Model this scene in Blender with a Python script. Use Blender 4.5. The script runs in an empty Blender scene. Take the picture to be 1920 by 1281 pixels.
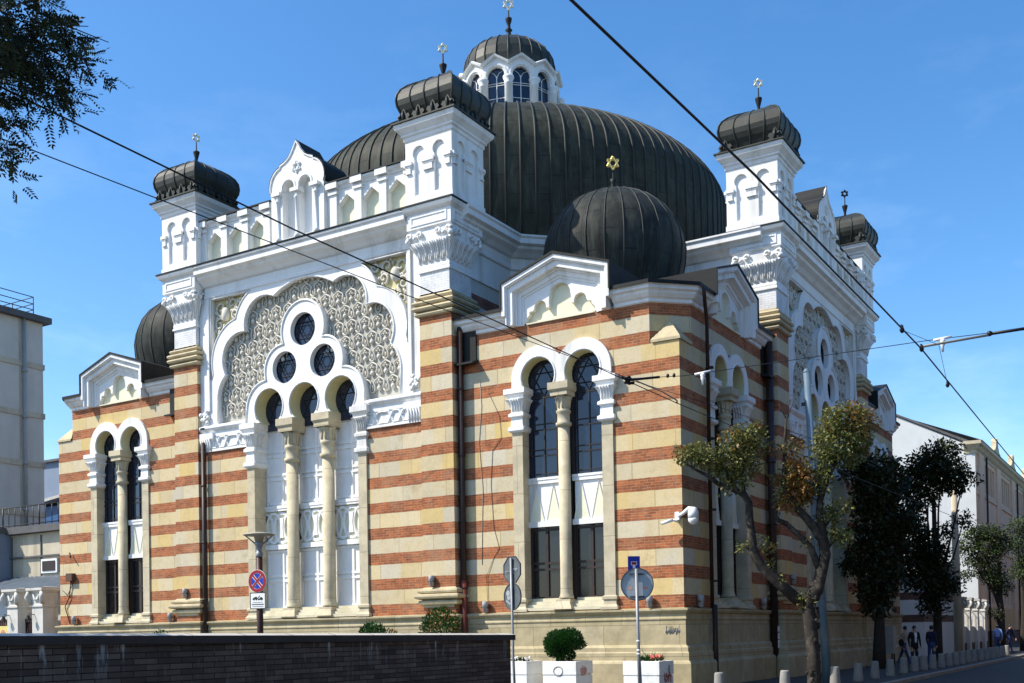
import bpy, bmesh, math, random
from mathutils import Vector, Matrix
from mathutils.geometry import tessellate_polygon
R = math.radians
PI = math.pi
S = bpy.context.scene
COL = S.collection
rnd = random.Random(7)

# ------------------------------------------------------------------ helpers
class MB:
    """collects faces, then links them as ONE mesh object"""
    def __init__(s): s.v = []; s.f = []; s.m = []; s.sm = []
    def add(s, vs, fs, mi=0, smooth=False):
        b = len(s.v); s.v.extend([tuple(p) for p in vs])
        for f in fs:
            s.f.append([b + i for i in f]); s.m.append(mi); s.sm.append(smooth)
    def box(s, x0, x1, y0, y1, z0, z1, mp=None, mi=0):
        P = [(x, y, z) for z in (z0, z1) for y in (y0, y1) for x in (x0, x1)]
        if mp: P = [mp(*p) for p in P]
        s.add(P, [(0, 1, 3, 2), (4, 6, 7, 5), (0, 4, 5, 1), (2, 3, 7, 6), (0, 2, 6, 4), (1, 5, 7, 3)], mi)
    def plate(s, outer, holes, w0, w1, mp, mi=0, ms=None, back=False):
        """outline in (u,z), holes, thickness w0..w1"""
        ms = mi if ms is None else ms
        loops = [outer] + list(holes)
        tri = tessellate_polygon([[Vector((a, b, 0)) for a, b in L] for L in loops])
        flat = [p for L in loops for p in L]
        s.add([mp(a, w1, b) for a, b in flat], tri, mi)
        if back: s.add([mp(a, w0, b) for a, b in flat], tri, mi)
        for L in loops:
            n = len(L)
            s.add([mp(a, w0, b) for a, b in L] + [mp(a, w1, b) for a, b in L],
                  [(i, (i + 1) % n, n + (i + 1) % n, n + i) for i in range(n)], ms)
    def strip(s, path, w0, w1, mp, mi=0, closed=False):
        n = len(path); k = n if closed else n - 1
        s.add([mp(a, w0, b) for a, b in path] + [mp(a, w1, b) for a, b in path],
              [(i, (i + 1) % n, n + (i + 1) % n, n + i) for i in range(k)], mi)
    def sweep(s, path, prof, mp, closed=False, mi=0, cap=True):
        """profile (offset to the right of the path, height) along a plan path, mitred"""
        n = len(path); k = len(prof); vs = []
        for i, (a, b) in enumerate(path):
            pa, pb = path[i - 1] if (i or closed) else (None, None)
            na, nb = path[(i + 1) % n] if (i < n - 1 or closed) else (None, None)
            def nrm(dx, dy):
                l = math.hypot(dx, dy) or 1e-9
                return (dy / l, -dx / l)
            N = []
            if pa is not None: N.append(nrm(a - pa, b - pb))
            if na is not None: N.append(nrm(na - a, nb - b))
            if len(N) == 1: mx, my = N[0]
            else:
                sx, sy = N[0][0] + N[1][0], N[0][1] + N[1][1]
                d = 1 + N[0][0] * N[1][0] + N[0][1] * N[1][1]
                d = max(d, 0.25); mx, my = sx / d, sy / d
            for o, h in prof: vs.append(mp(a + o * mx, b + o * my, h))
        fs = []
        for i in range(n if closed else n - 1):
            j = (i + 1) % n
            for q in range(k - 1):
                fs.append((i * k + q, j * k + q, j * k + q + 1, i * k + q + 1))
        if cap and not closed:
            fs.append(tuple(range(k))); fs.append(tuple((n - 1) * k + q for q in range(k)))
        s.add(vs, fs, mi)
    def lathe(s, prof, cx, cy, n=24, mi=0, mp=None, smooth=True, a0=0.0):
        vs = []
        for r, z in prof:
            for i in range(n):
                a = a0 + 2 * PI * i / n
                p = (cx + r * math.cos(a), cy + r * math.sin(a), z)
                vs.append(mp(*p) if mp else p)
        fs = []
        for q in range(len(prof) - 1):
            for i in range(n):
                j = (i + 1) % n
                fs.append((q * n + i, q * n + j, (q + 1) * n + j, (q + 1) * n + i))
        s.add(vs, fs, mi, smooth)
        s.add([vs[i] for i in range(n)], [tuple(range(n))], mi)
        s.add([vs[-n + i] for i in range(n)], [tuple(range(n))], mi)
    def tube(s, pts, rad, n=6, mi=0, smooth=True, caps=True):
        pts = [Vector(p) for p in pts]; m = len(pts)
        rs = rad if isinstance(rad, (list, tuple)) else [rad] * m
        vs = []; ref = None
        for i, p in enumerate(pts):
            t = (pts[min(i + 1, m - 1)] - pts[max(i - 1, 0)])
            if t.length < 1e-9: t = Vector((0, 0, 1))
            t.normalize()
            if ref is None:
                ref = Vector((0, 0, 1)) if abs(t.z) < .9 else Vector((1, 0, 0))
            x = ref - t * ref.dot(t)
            if x.length < 1e-6: x = t.orthogonal()
            x.normalize(); y = t.cross(x); ref = x
            for k in range(n):
                a = 2 * PI * k / n
                vs.append(p + (x * math.cos(a) + y * math.sin(a)) * rs[i])
        fs = []
        for i in range(m - 1):
            for k in range(n):
                j = (k + 1) % n
                fs.append((i * n + k, i * n + j, (i + 1) * n + j, (i + 1) * n + k))
        s.add(vs, fs, mi, smooth)
        if caps:
            s.add(vs[:n], [tuple(range(n))], mi); s.add(vs[-n:], [tuple(range(n))], mi)
    def ball(s, c, r, mp=None, n=8, m=5, mi=0):
        rx, ry, rz = r if isinstance(r, (list, tuple)) else (r, r, r)
        vs = []; fs = []
        for i in range(m + 1):
            t = PI * i / m
            for k in range(n):
                a = 2 * PI * k / n
                p = (c[0] + rx * math.sin(t) * math.cos(a), c[1] + ry * math.sin(t) * math.sin(a), c[2] + rz * math.cos(t))
                vs.append(mp(*p) if mp else p)
        for i in range(m):
            for k in range(n):
                j = (k + 1) % n
                fs.append((i * n + k, i * n + j, (i + 1) * n + j, (i + 1) * n + k))
        s.add(vs, fs, mi, True)
    def build(s, name, mats, parent=None, recalc=True, bevel=0):
        me = bpy.data.meshes.new(name)
        me.from_pydata(s.v, [], s.f)
        if not isinstance(mats, (list, tuple)): mats = [mats]
        for m in mats: me.materials.append(m)
        me.polygons.foreach_set('material_index', s.m)
        me.polygons.foreach_set('use_smooth', s.sm)
        if recalc:
            bm = bmesh.new(); bm.from_mesh(me)
            bmesh.ops.remove_doubles(bm, verts=bm.verts, dist=1e-5)
            bmesh.ops.recalc_face_normals(bm, faces=bm.faces)
            bm.to_mesh(me); bm.free()
        me.update()
        o = bpy.data.objects.new(name, me); COL.objects.link(o)
        if parent: o.parent = parent
        if bevel:
            md = o.modifiers.new('Bevel', 'BEVEL'); md.width = bevel; md.segments = 1; md.limit_method = 'ANGLE'
        return o

def tag(o, label=None, cat=None, group=None, kind=None):
    if label: o['label'] = label
    if cat: o['category'] = cat
    if group: o['group'] = group
    if kind: o['kind'] = kind
    return o
def empty(name, loc=(0, 0, 0), rz=0):
    o = bpy.data.objects.new(name, None); COL.objects.link(o)
    o.location = loc; o.rotation_euler = (0, 0, rz); o.empty_display_size = .3
    return o
def copy_tree(o, parent=None):
    c = o.copy(); COL.objects.link(c)
    if parent: c.parent = parent
    for ch in list(o.children): copy_tree(ch, c)
    return c
ident = lambda x, y, z: (x, y, z)

def arc(cx, cz, r, a0, a1, n=12):
    return [(cx + r * math.cos(R(a0 + (a1 - a0) * i / n)), cz + r * math.sin(R(a0 + (a1 - a0) * i / n))) for i in range(n + 1)]
def arcto(c, p0, p1, n=10, cw=True):
    a0 = math.atan2(p0[1] - c[1], p0[0] - c[0]); a1 = math.atan2(p1[1] - c[1], p1[0] - c[0])
    r0 = math.hypot(p0[0] - c[0], p0[1] - c[1]); r1 = math.hypot(p1[0] - c[0], p1[1] - c[1])
    if cw:
        while a1 > a0: a1 -= 2 * PI
    else:
        while a1 < a0: a1 += 2 * PI
    return [(c[0] + (r0 + (r1 - r0) * t) * math.cos(a0 + (a1 - a0) * t), c[1] + (r0 + (r1 - r0) * t) * math.sin(a0 + (a1 - a0) * t)) for t in [i / n for i in range(n + 1)]]
def circle(cx, cz, r, n=28): return [(cx + r * math.cos(2 * PI * i / n), cz + r * math.sin(2 * PI * i / n)) for i in range(n)]
def horseshoe(cx, cz, r, zs, n=18):
    """from the left spring over the top to the right spring (left = larger u is up to the mapping)"""
    d = math.degrees(math.asin((cz - zs) / r))
    return arc(cx, cz, r, 180 + d, -d, n)

# ------------------------------------------------------------------ materials
def nodes_of(name):
    m = bpy.data.materials.new(name); m.use_nodes = True
    nt = m.node_tree; b = nt.nodes['Principled BSDF']
    return m, nt, b
def N(nt, t, **k):
    n = nt.nodes.new(t)
    for a, v in k.items():
        if a in n.inputs.keys() if hasattr(n.inputs, 'keys') else False: n.inputs[a].default_value = v
        else: setattr(n, a, v)
    return n
def L(nt, a, b): nt.links.new(a, b)
def rgba(c): return (c[0], c[1], c[2], 1)
def mixc(nt, fac, a, b, blend='MIX'):
    n = nt.nodes.new('ShaderNodeMix'); n.data_type = 'RGBA'; n.blend_type = blend
    for i, v in ((0, fac), (6, a), (7, b)):
        if isinstance(v, bpy.types.NodeSocket): nt.links.new(v, n.inputs[i])
        elif i == 0: n.inputs[0].default_value = v
        else: n.inputs[i].default_value = rgba(v)
    return n.outputs[2]
def math_(nt, op, a, b=None):
    n = nt.nodes.new('ShaderNodeMath'); n.operation = op
    for i, v in ((0, a), (1, b)):
        if v is None: continue
        if isinstance(v, bpy.types.NodeSocket): nt.links.new(v, n.inputs[i])
        else: n.inputs[i].default_value = v
    return n.outputs[0]
def noise(nt, vec, scale, detail=4, rough=.6):
    n = nt.nodes.new('ShaderNodeTexNoise'); n.inputs['Scale'].default_value = scale
    n.inputs['Detail'].default_value = detail; n.inputs['Roughness'].default_value = rough
    if vec is not None: nt.links.new(vec, n.inputs['Vector'])
    return n
def ramp(nt, fac, stops):
    n = nt.nodes.new('ShaderNodeValToRGB'); e = n.color_ramp.elements
    while len(e) < len(stops): e.new(.5)
    for x, (p, c) in zip(e, stops): x.position = p; x.color = (c, c, c, 1) if not isinstance(c, tuple) else rgba(c)
    nt.links.new(fac, n.inputs[0]); return n.outputs[0]
def bump(nt, b, h, strength, dist=.02):
    n = nt.nodes.new('ShaderNodeBump'); n.inputs['Strength'].default_value = strength; n.inputs['Distance'].default_value = dist
    nt.links.new(h, n.inputs['Height']); nt.links.new(n.outputs[0], b.inputs['Normal'])
def worldpos(nt):
    return nt.nodes.new('ShaderNodeNewGeometry').outputs['Position']
def plain(name, col, rough=.7, var=.18, scale=2.0, bmp=.15, metal=0.0, spec=.4, dirt=None, dirtfac=.35, streak=False, objco=False):
    """a colour with uneven tone, faint dirt and a little relief"""
    m, nt, b = nodes_of(name)
    pos = nt.nodes.new('ShaderNodeTexCoord').outputs['Object'] if objco else worldpos(nt)
    n1 = noise(nt, pos, scale, 6, .65)
    lo = tuple(max(0, c * (1 - var)) for c in col); hi = tuple(min(1, c * (1 + var)) for c in col)
    c = mixc(nt, ramp(nt, n1.outputs[0], [(.3, 0), (.7, 1)]), lo, hi)
    if dirt:
        v = pos
        if streak:
            mp = nt.nodes.new('ShaderNodeMapping'); mp.inputs['Scale'].default_value = (2.2, 2.2, .22); L(nt, pos, mp.inputs[0]); v = mp.outputs[0]
        n2 = noise(nt, v, scale * .6, 5, .7)
        c = mixc(nt, ramp(nt, n2.outputs[0], [(.5, 0), (.78, dirtfac)]), c, dirt)
    L(nt, c, b.inputs['Base Color'])
    b.inputs['Roughness'].default_value = rough; b.inputs['Metallic'].default_value = metal
    b.inputs['Specular IOR Level'].default_value = spec
    if bmp:
        n3 = noise(nt, pos, scale * 9, 4, .6); bump(nt, b, n3.outputs[0], bmp)
    return m

BAND0, BANDP = 2.405, .883
def striped(name, stone, stone2, yellow, brick1, brick2, mortar, bw=1.75, white=False):
    """bands of squared stone and of five brick courses, by height"""
    m, nt, b = nodes_of(name)
    pos = worldpos(nt)
    sp = nt.nodes.new('ShaderNodeSeparateXYZ'); L(nt, pos, sp.inputs[0])
    u = math_(nt, 'ADD', sp.outputs[0], sp.outputs[1])
    wob = noise(nt, pos, 2.6, 3)
    z = math_(nt, 'ADD', sp.outputs[2], math_(nt, 'MULTIPLY', math_(nt, 'SUBTRACT', wob.outputs[0], .5), .035))
    zz = math_(nt, 'SUBTRACT', z, BAND0 - BANDP * 10)
    cv = nt.nodes.new('ShaderNodeCombineXYZ'); L(nt, u, cv.inputs[0]); L(nt, zz, cv.inputs[1])
    cu = nt.nodes.new('ShaderNodeCombineXYZ'); L(nt, math_(nt, 'ADD', u, 200.37), cu.inputs[0]); L(nt, zz, cu.inputs[1])
    isb = math_(nt, 'LESS_THAN', math_(nt, 'FRACT', math_(nt, 'DIVIDE', zz, BANDP)), .436)
    st = nt.nodes.new('ShaderNodeTexBrick'); L(nt, cu.outputs[0], st.inputs['Vector'])
    for k, v in (('Scale', 1.0), ('Mortar Size', .012), ('Mortar Smooth', .2), ('Bias', 0.0), ('Brick Width', bw), ('Row Height', BANDP)): st.inputs[k].default_value = v
    st.inputs['Color1'].default_value = rgba(stone); st.inputs['Color2'].default_value = rgba(stone2); st.inputs['Mortar'].default_value = rgba(tuple(c * .45 for c in stone))
    st.offset = .42; st.offset_frequency = 2; st.squash = .8; st.squash_frequency = 3
    br = nt.nodes.new('ShaderNodeTexBrick'); L(nt, cu.outputs[0], br.inputs['Vector'])
    for k, v in (('Scale', 1.0), ('Mortar Size', .0075), ('Mortar Smooth', .3), ('Bias', 0.0), ('Brick Width', .27), ('Row Height', .0803)): br.inputs[k].default_value = v
    br.inputs['Color1'].default_value = rgba(brick1); br.inputs['Color2'].default_value = rgba(brick2); br.inputs['Mortar'].default_value = rgba(mortar)
    n1 = noise(nt, pos, .55, 5, .7); n2 = noise(nt, pos, 3.2, 6, .7); n3 = noise(nt, pos, 16, 4, .6)
    # every block a tint of its own: white noise on the block index of a coarser grid
    wn = nt.nodes.new('ShaderNodeTexBrick'); L(nt, cu.outputs[0], wn.inputs['Vector'])
    for k, v in (('Scale', 1.0), ('Mortar Size', 0.0), ('Brick Width', bw * .5), ('Row Height', BANDP)): wn.inputs[k].default_value = v
    wn.inputs['Color1'].default_value = (0, 0, 0, 1); wn.inputs['Color2'].default_value = (1, 1, 1, 1)
    wn.offset = .42; wn.offset_frequency = 2
    sc = mixc(nt, math_(nt, 'MULTIPLY', ramp(nt, wn.outputs[0], [(.6, 0), (1, 1)]), .75), st.outputs[0], yellow)
    sc = mixc(nt, math_(nt, 'MULTIPLY', ramp(nt, wn.outputs[0], [(0, 1), (.3, 0)]), .6), sc, (.62, .58, .48))
    sc = mixc(nt, ramp(nt, n1.outputs[0], [(.45, 0), (.75, .5)]), sc, yellow)
    sc = mixc(nt, ramp(nt, n2.outputs[0], [(.48, 0), (.8, .5)]), sc, tuple(c * .55 for c in stone))
    bc = mixc(nt, ramp(nt, n2.outputs[0], [(.42, 0), (.68, .65)]), br.outputs[0], tuple(c * .6 for c in brick2))
    bc = mixc(nt, ramp(nt, noise(nt, pos, .9, 5, .7).outputs[0], [(.5, 0), (.72, .55)]), bc, (.42, .25, .15))
    bc = mixc(nt, ramp(nt, noise(nt, pos, 7, 3).outputs[0], [(.6, 0), (.8, .5)]), bc, mortar)
    c = mixc(nt, isb, sc, bc)
    c = mixc(nt, ramp(nt, n3.outputs[0], [(.35, .22), (.65, 0)]), c, tuple(x * .5 for x in stone))
    n5 = noise(nt, pos, 1.1, 7, .75)
    c = mixc(nt, ramp(nt, n5.outputs[0], [(.56, 0), (.70, .42)]), c, (.24, .20, .15))
    L(nt, c, b.inputs['Base Color']); b.inputs['Roughness'].default_value = .88; b.inputs['Specular IOR Level'].default_value = .25
    hs = math_(nt, 'SUBTRACT', 1.0, st.outputs[1]); hb = math_(nt, 'MULTIPLY', math_(nt, 'SUBTRACT', 1.0, br.outputs[1]), .6)
    mx = nt.nodes.new('ShaderNodeMix'); L(nt, isb, mx.inputs[0]); L(nt, hs, mx.inputs[2]); L(nt, hb, mx.inputs[3])
    h = math_(nt, 'ADD', mx.outputs[0], math_(nt, 'MULTIPLY', n3.outputs[0], .55))
    bump(nt, b, h, .55, .018)
    return m
def brickmat(name, c1, c2, mortar, bw, rh, ms, coord='u', rough=.85, stain=None, drips=None):
    m, nt, b = nodes_of(name); pos = worldpos(nt)
    sp = nt.nodes.new('ShaderNodeSeparateXYZ'); L(nt, pos, sp.inputs[0])
    u = math_(nt, 'ADD', sp.outputs[0], sp.outputs[1])
    cv = nt.nodes.new('ShaderNodeCombineXYZ'); L(nt, math_(nt, 'ADD', u, 100.2), cv.inputs[0]); L(nt, sp.outputs[2], cv.inputs[1])
    br = nt.nodes.new('ShaderNodeTexBrick'); L(nt, cv.outputs[0], br.inputs['Vector'])
    for k, v in (('Scale', 1.0), ('Mortar Size', ms), ('Mortar Smooth', .2), ('Bias', 0.0), ('Brick Width', bw), ('Row Height', rh)): br.inputs[k].default_value = v
    br.inputs['Color1'].default_value = rgba(c1); br.inputs['Color2'].default_value = rgba(c2); br.inputs['Mortar'].default_value = rgba(mortar)
    n2 = noise(nt, pos, 2.0, 6, .7); n3 = noise(nt, pos, 18, 4)
    c = mixc(nt, ramp(nt, n2.outputs[0], [(.4, .45), (.6, 0)]), br.outputs[0], tuple(x * .55 for x in c2))
    if stain:
        mp = nt.nodes.new('ShaderNodeMapping'); mp.inputs['Scale'].default_value = (1.6, 1.6, .3); L(nt, pos, mp.inputs[0])
        n4 = noise(nt, mp.outputs[0], 2.2, 6, .75)
        c = mixc(nt, ramp(nt, n4.outputs[0], [(.6, 0), (.78, .6)]), c, stain)
    if drips:
        mp2 = nt.nodes.new('ShaderNodeMapping'); mp2.inputs['Scale'].default_value = (4.0, 4.0, .55); L(nt, pos, mp2.inputs[0])
        n6 = noise(nt, mp2.outputs[0], 1.5, 5, .7); hm = ramp(nt, math_(nt, 'DIVIDE', sp.outputs[2], 2.0), [(.55, 0), (.80, 1)])
        c = mixc(nt, math_(nt, 'MULTIPLY', ramp(nt, n6.outputs[0], [(.58, 0), (.70, .8)]), hm), c, drips)
    L(nt, c, b.inputs['Base Color']); b.inputs['Roughness'].default_value = rough; b.inputs['Specular IOR Level'].default_value = .25
    h = math_(nt, 'ADD', math_(nt, 'SUBTRACT', 1.0, br.outputs[1]), math_(nt, 'MULTIPLY', n3.outputs[0], .6))
    bump(nt, b, h, .5, .012)
    return m
def domemat(name, c1, c2, cx, cy, nrib, row):
    """sheet metal: panels between the ribs with staggered cross seams and patina"""
    m, nt, b = nodes_of(name); pos = worldpos(nt)
    sp = nt.nodes.new('ShaderNodeSeparateXYZ'); L(nt, pos, sp.inputs[0])
    an = nt.nodes.new('ShaderNodeMath'); an.operation = 'ARCTAN2'
    L(nt, math_(nt, 'SUBTRACT', sp.outputs[1], cy), an.inputs[0]); L(nt, math_(nt, 'SUBTRACT', sp.outputs[0], cx), an.inputs[1])
    t = math_(nt, 'ADD', math_(nt, 'MULTIPLY', an.outputs[0], nrib / (2 * PI)), nrib)
    cv = nt.nodes.new('ShaderNodeCombineXYZ'); L(nt, sp.outputs[2], cv.inputs[0]); L(nt, t, cv.inputs[1])
    br = nt.nodes.new('ShaderNodeTexBrick'); L(nt, cv.outputs[0], br.inputs['Vector'])
    for k, v in (('Scale', 1.0), ('Mortar Size', .012), ('Mortar Smooth', .1), ('Bias', 0.0), ('Brick Width', row), ('Row Height', 1.0)): br.inputs[k].default_value = v
    br.inputs['Color1'].default_value = rgba(c1); br.inputs['Color2'].default_value = rgba(c2); br.inputs['Mortar'].default_value = rgba(tuple(x * .35 for x in c1))
    n2 = noise(nt, pos, 1.3, 6, .7)
    mp = nt.nodes.new('ShaderNodeMapping'); mp.inputs['Scale'].default_value = (2, 2, .35); L(nt, pos, mp.inputs[0])
    n4 = noise(nt, mp.outputs[0], 1.6, 6, .75)
    c = mixc(nt, ramp(nt, n2.outputs[0], [(.4, 0), (.65, .75)]), br.outputs[0], tuple(x * .4 for x in c2))
    c = mixc(nt, ramp(nt, n4.outputs[0], [(.48, 0), (.70, .65)]), c, (.085, .095, .072))
    L(nt, c, b.inputs['Base Color']); b.inputs['Roughness'].default_value = .55; b.inputs['Metallic'].default_value = 0; b.inputs['Specular IOR Level'].default_value = .06
    bump(nt, b, math_(nt, 'ADD', math_(nt, 'SUBTRACT', 1.0, br.outputs[1]), math_(nt, 'MULTIPLY', n2.outputs[0], .8)), .35, .03)
    return m
def glassmat(name, col, rough=.06, spec=.6):
    m, nt, b = nodes_of(name); pos = worldpos(nt)
    n = noise(nt, pos, .9, 3)
    L(nt, mixc(nt, n.outputs[0], tuple(c * .7 for c in col), tuple(c * 1.4 for c in col)), b.inputs['Base Color'])
    b.inputs['Roughness'].default_value = rough; b.inputs['Specular IOR Level'].default_value = spec
    n2 = noise(nt, pos, 2.5, 2); bump(nt, b, n2.outputs[0], .06, .03)
    return m
def leafmat(name, c1, c2, scale=1.2, trans=.25):
    m, nt, b = nodes_of(name); pos = worldpos(nt)
    n = noise(nt, pos, scale, 3); n2 = noise(nt, pos, scale * 14, 2)
    c = mixc(nt, ramp(nt, n.outputs[0], [(.35, 0), (.65, 1)]), c1, c2)
    c = mixc(nt, ramp(nt, n2.outputs[0], [(.3, .5), (.6, 0)]), c, tuple(x * .45 for x in c1))
    L(nt, c, b.inputs['Base Color']); b.inputs['Roughness'].default_value = .5; b.inputs['Specular IOR Level'].default_value = .35
    t = nt.nodes.new('ShaderNodeBsdfTranslucent'); L(nt, c, t.inputs[0])
    mx = nt.nodes.new('ShaderNodeMixShader'); mx.inputs[0].default_value = trans
    out = nt.nodes['Material Output']
    L(nt, b.outputs[0], mx.inputs[1]); L(nt, t.outputs[0], mx.inputs[2]); L(nt, mx.outputs[0], out.inputs[0])
    return m

M = {}
M['wall'] = striped('banded_stone_and_brick', (.68, .55, .32), (.52, .47, .35), (.66, .46, .14), (.50, .125, .036), (.24, .055, .02), (.44, .27, .15))
M['octwall'] = striped('banded_plaster_and_brick', (.62, .63, .62), (.58, .60, .60), (.60, .60, .56), (.22, .06, .04), (.17, .045, .03), (.25, .12, .09))
M['stone'] = brickmat('pale_sandstone', (.60, .52, .35), (.55, .48, .34), (.30, .24, .14), 3.0, 1.55, .008, stain=(.44, .34, .15))
M['sill'] = plain('sandstone_sill', (.60, .55, .40), .85, .12, 2.2, .2, dirt=(.35, .30, .17), dirtfac=.6)
M['roll'] = plain('sandstone_roll', (.50, .42, .26), .85, .2, 1.8, .25, dirt=(.20, .16, .09), dirtfac=.6)
M['plinth'] = brickmat('plinth_stone', (.50, .43, .28), (.43, .36, .21), (.20, .16, .10), 1.25, .95, .008, stain=(.22, .17, .09))
M['white'] = plain('white_plaster', (.80, .80, .78), .75, .05, 1.1, .12, dirt=(.44, .42, .36), dirtfac=.85, streak=True)
M['whitebrick'] = brickmat('painted_brick', (.80, .80, .80), (.78, .78, .77), (.55, .55, .55), .27, .08, .006)
M['cream'] = plain('cream_plaster', (.74, .72, .54), .8, .06, 1.2, .08, dirt=(.5, .47, .33), dirtfac=.4)
M['reveal'] = plain('ochre_reveal', (.66, .60, .34), .8, .08, 1.4, .08, dirt=(.4, .34, .18), dirtfac=.4)
M['lattice'] = plain('relief_plaster', (.62, .59, .51), .85, .12, 2.5, .2, dirt=(.36, .33, .24), dirtfac=.5)
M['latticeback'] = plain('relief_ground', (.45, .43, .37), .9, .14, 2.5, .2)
M['spandrel'] = plain('spandrel_ground', (.60, .55, .30), .9, .14, 2.0, .15)
M['roof'] = plain('dark_roof_metal', (.016, .017, .016), .6, .35, 1.0, .15, metal=0, spec=.2, dirt=(.04, .045, .036), dirtfac=.5)
M['cap'] = plain('turret_metal', (.034, .037, .031), .5, .4, 1.2, .12, metal=.1, spec=.25, dirt=(.07, .078, .06), dirtfac=.6)
M['dome'] = domemat('main_dome_metal', (.040, .043, .035), (.052, .055, .043), -14.5, 14.5, 108, 1.5)
M['rib'] = plain('rib_metal', (.034, .037, .031), .55, .3, 1.5, .1, metal=.1, spec=.25)
M['glass'] = glassmat('dark_window_glass', (.008, .018, .040))
M['glass2'] = glassmat('lower_window_glass', (.012, .013, .016), .12, .5)
M['lead'] = plain('dark_window_metal', (.012, .012, .014), .6, .2, 3, 0)
M['frame'] = plain('dark_brown_frame', (.030, .020, .017), .55, .25, 3, .05)
M['gold'] = plain('gilded_metal', (.85, .62, .20), .35, .1, 4, 0, metal=.6)
M['silver'] = plain('weathered_gilt', (.75, .72, .58), .4, .1, 4, 0, metal=.4)
M['gscrawl'] = plain('grey_scrawl', (.34, .34, .36), .8, .2, 6, 0)
M['pipe'] = plain('brown_pipe', (.035, .018, .014), .5, .25, 3, .05)
M['redpipe'] = plain('red_brown_pipe', (.16, .035, .022), .5, .2, 3, .05)
# ================================================================== THE SYNAGOGUE
SIDE = {'A': lambda u, w, z: (-u, -w, z), 'B': lambda u, w, z: (w, u, z)}
def mapper(side, mirror=False):
    f = SIDE[side]
    return (lambda u, w, z: f(29.0 - u, w, z)) if mirror else f
TC = 14.5
syn = empty('synagogue')
tag(syn, 'large synagogue of striped brick and stone with white arches, dark ribbed domes and corner turrets', 'synagogue')

def hexagram(mb, c, r, ang, t=.03, mi=0):
    """six-pointed star of two bar triangles standing upright, turned by ang about the vertical"""
    dx, dy = math.cos(ang), math.sin(ang)
    for k in (0, 1):
        P = [Vector((c[0] + r * math.cos(R(90 + 180 * k + 120 * i)) * dx, c[1] + r * math.cos(R(90 + 180 * k + 120 * i)) * dy, c[2] + r * math.sin(R(90 + 180 * k + 120 * i)))) for i in range(3)]
        for i in range(3): mb.tube([P[i], P[(i + 1) % 3]], t, 5, mi, False)
def flat_star(mb, cu, cz, r, w, t, mp, mi=0, th=.02):
    for k in (0, 1):
        P = [(cu + r * math.cos(R(90 + 180 * k + 120 * i)), cz + r * math.sin(R(90 + 180 * k + 120 * i))) for i in range(3)]
        for i in range(3):
            a, b = P[i], P[(i + 1) % 3]
            mb.tube([mp(a[0], w, a[1]), mp(b[0], w, b[1])], t, 4, mi, False)

def column(parent, u, w, r, z0, z1, zt, mp, half):
    """round shaft with ring, fluted bell and block"""
    mb = MB(); cx, cy = u, w
    k = r / .25
    prof = [(r * 1.25, z0), (r * 1.22, z0 + .06), (r * 1.08, z0 + .12), (r * 1.02, z0 + .2), (r, z0 + .35), (r * .97, z1)]
    mb.lathe(prof, cx, cy, 20, 0, mp=lambda x, y, z: mp(x, y, z))
    mb.box(u - r * 1.3, u + r * 1.3, w - r * 1.2, w + r * 1.25, z0 - .32, z0 - .02, mp)
    mb.sweep([(u - r * .9, w - r), (u + r * .9, w - r), (u + r * .9, w + r), (u - r * .9, w + r)], [(.02, z0 - .02), (.07, z0 - .12), (.16, z0 - .28), (.18, z0 - .33)], mp, True)
    col = mb.build('column', M['stone'], parent, bevel=0)
    mb = MB(); h = zt - z1
    P = [(r * .97, z1), (r * 1.28, z1 + .03 * h), (r * 1.32, z1 + .09 * h), (r * 1.05, z1 + .12 * h), (r * 1.02, z1 + .30 * h), (r * 1.22, z1 + .33 * h), (r * 1.22, z1 + .37 * h),
         (r * 1.0, z1 + .40 * h), (r * 1.03, z1 + .52 * h), (r * 1.15, z1 + .62 * h), (r * 1.45, z1 + .70 * h)]
    mb.lathe(P, cx, cy, 20, 0, mp=lambda x, y, z: mp(x, y, z))
    for i in range(10):
        a = 2 * PI * i / 10
        pts = [(cx + rr * math.cos(a), cy + rr * math.sin(a), zz) for rr, zz in ((r * 1.02, z1 + .42 * h), (r * 1.07, z1 + .54 * h), (r * 1.2, z1 + .64 * h), (r * 1.42, z1 + .70 * h))]
        mb.tube([mp(*p) for p in pts], r * .14, 5)
    q = half
    mb.sweep([(u - q + .1, w - q * .8), (u + q - .1, w - q * .8), (u + q - .1, w + q * .8), (u - q + .1, w + q * .8)], [(0, z1 + .69 * h), (.04, z1 + .70 * h), (.04, z1 + .78 * h), (.1, z1 + .84 * h), (.1, zt), (-.3, zt)], mp, True)
    mb.build('capital', M['stone'], col)
    return col

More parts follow.
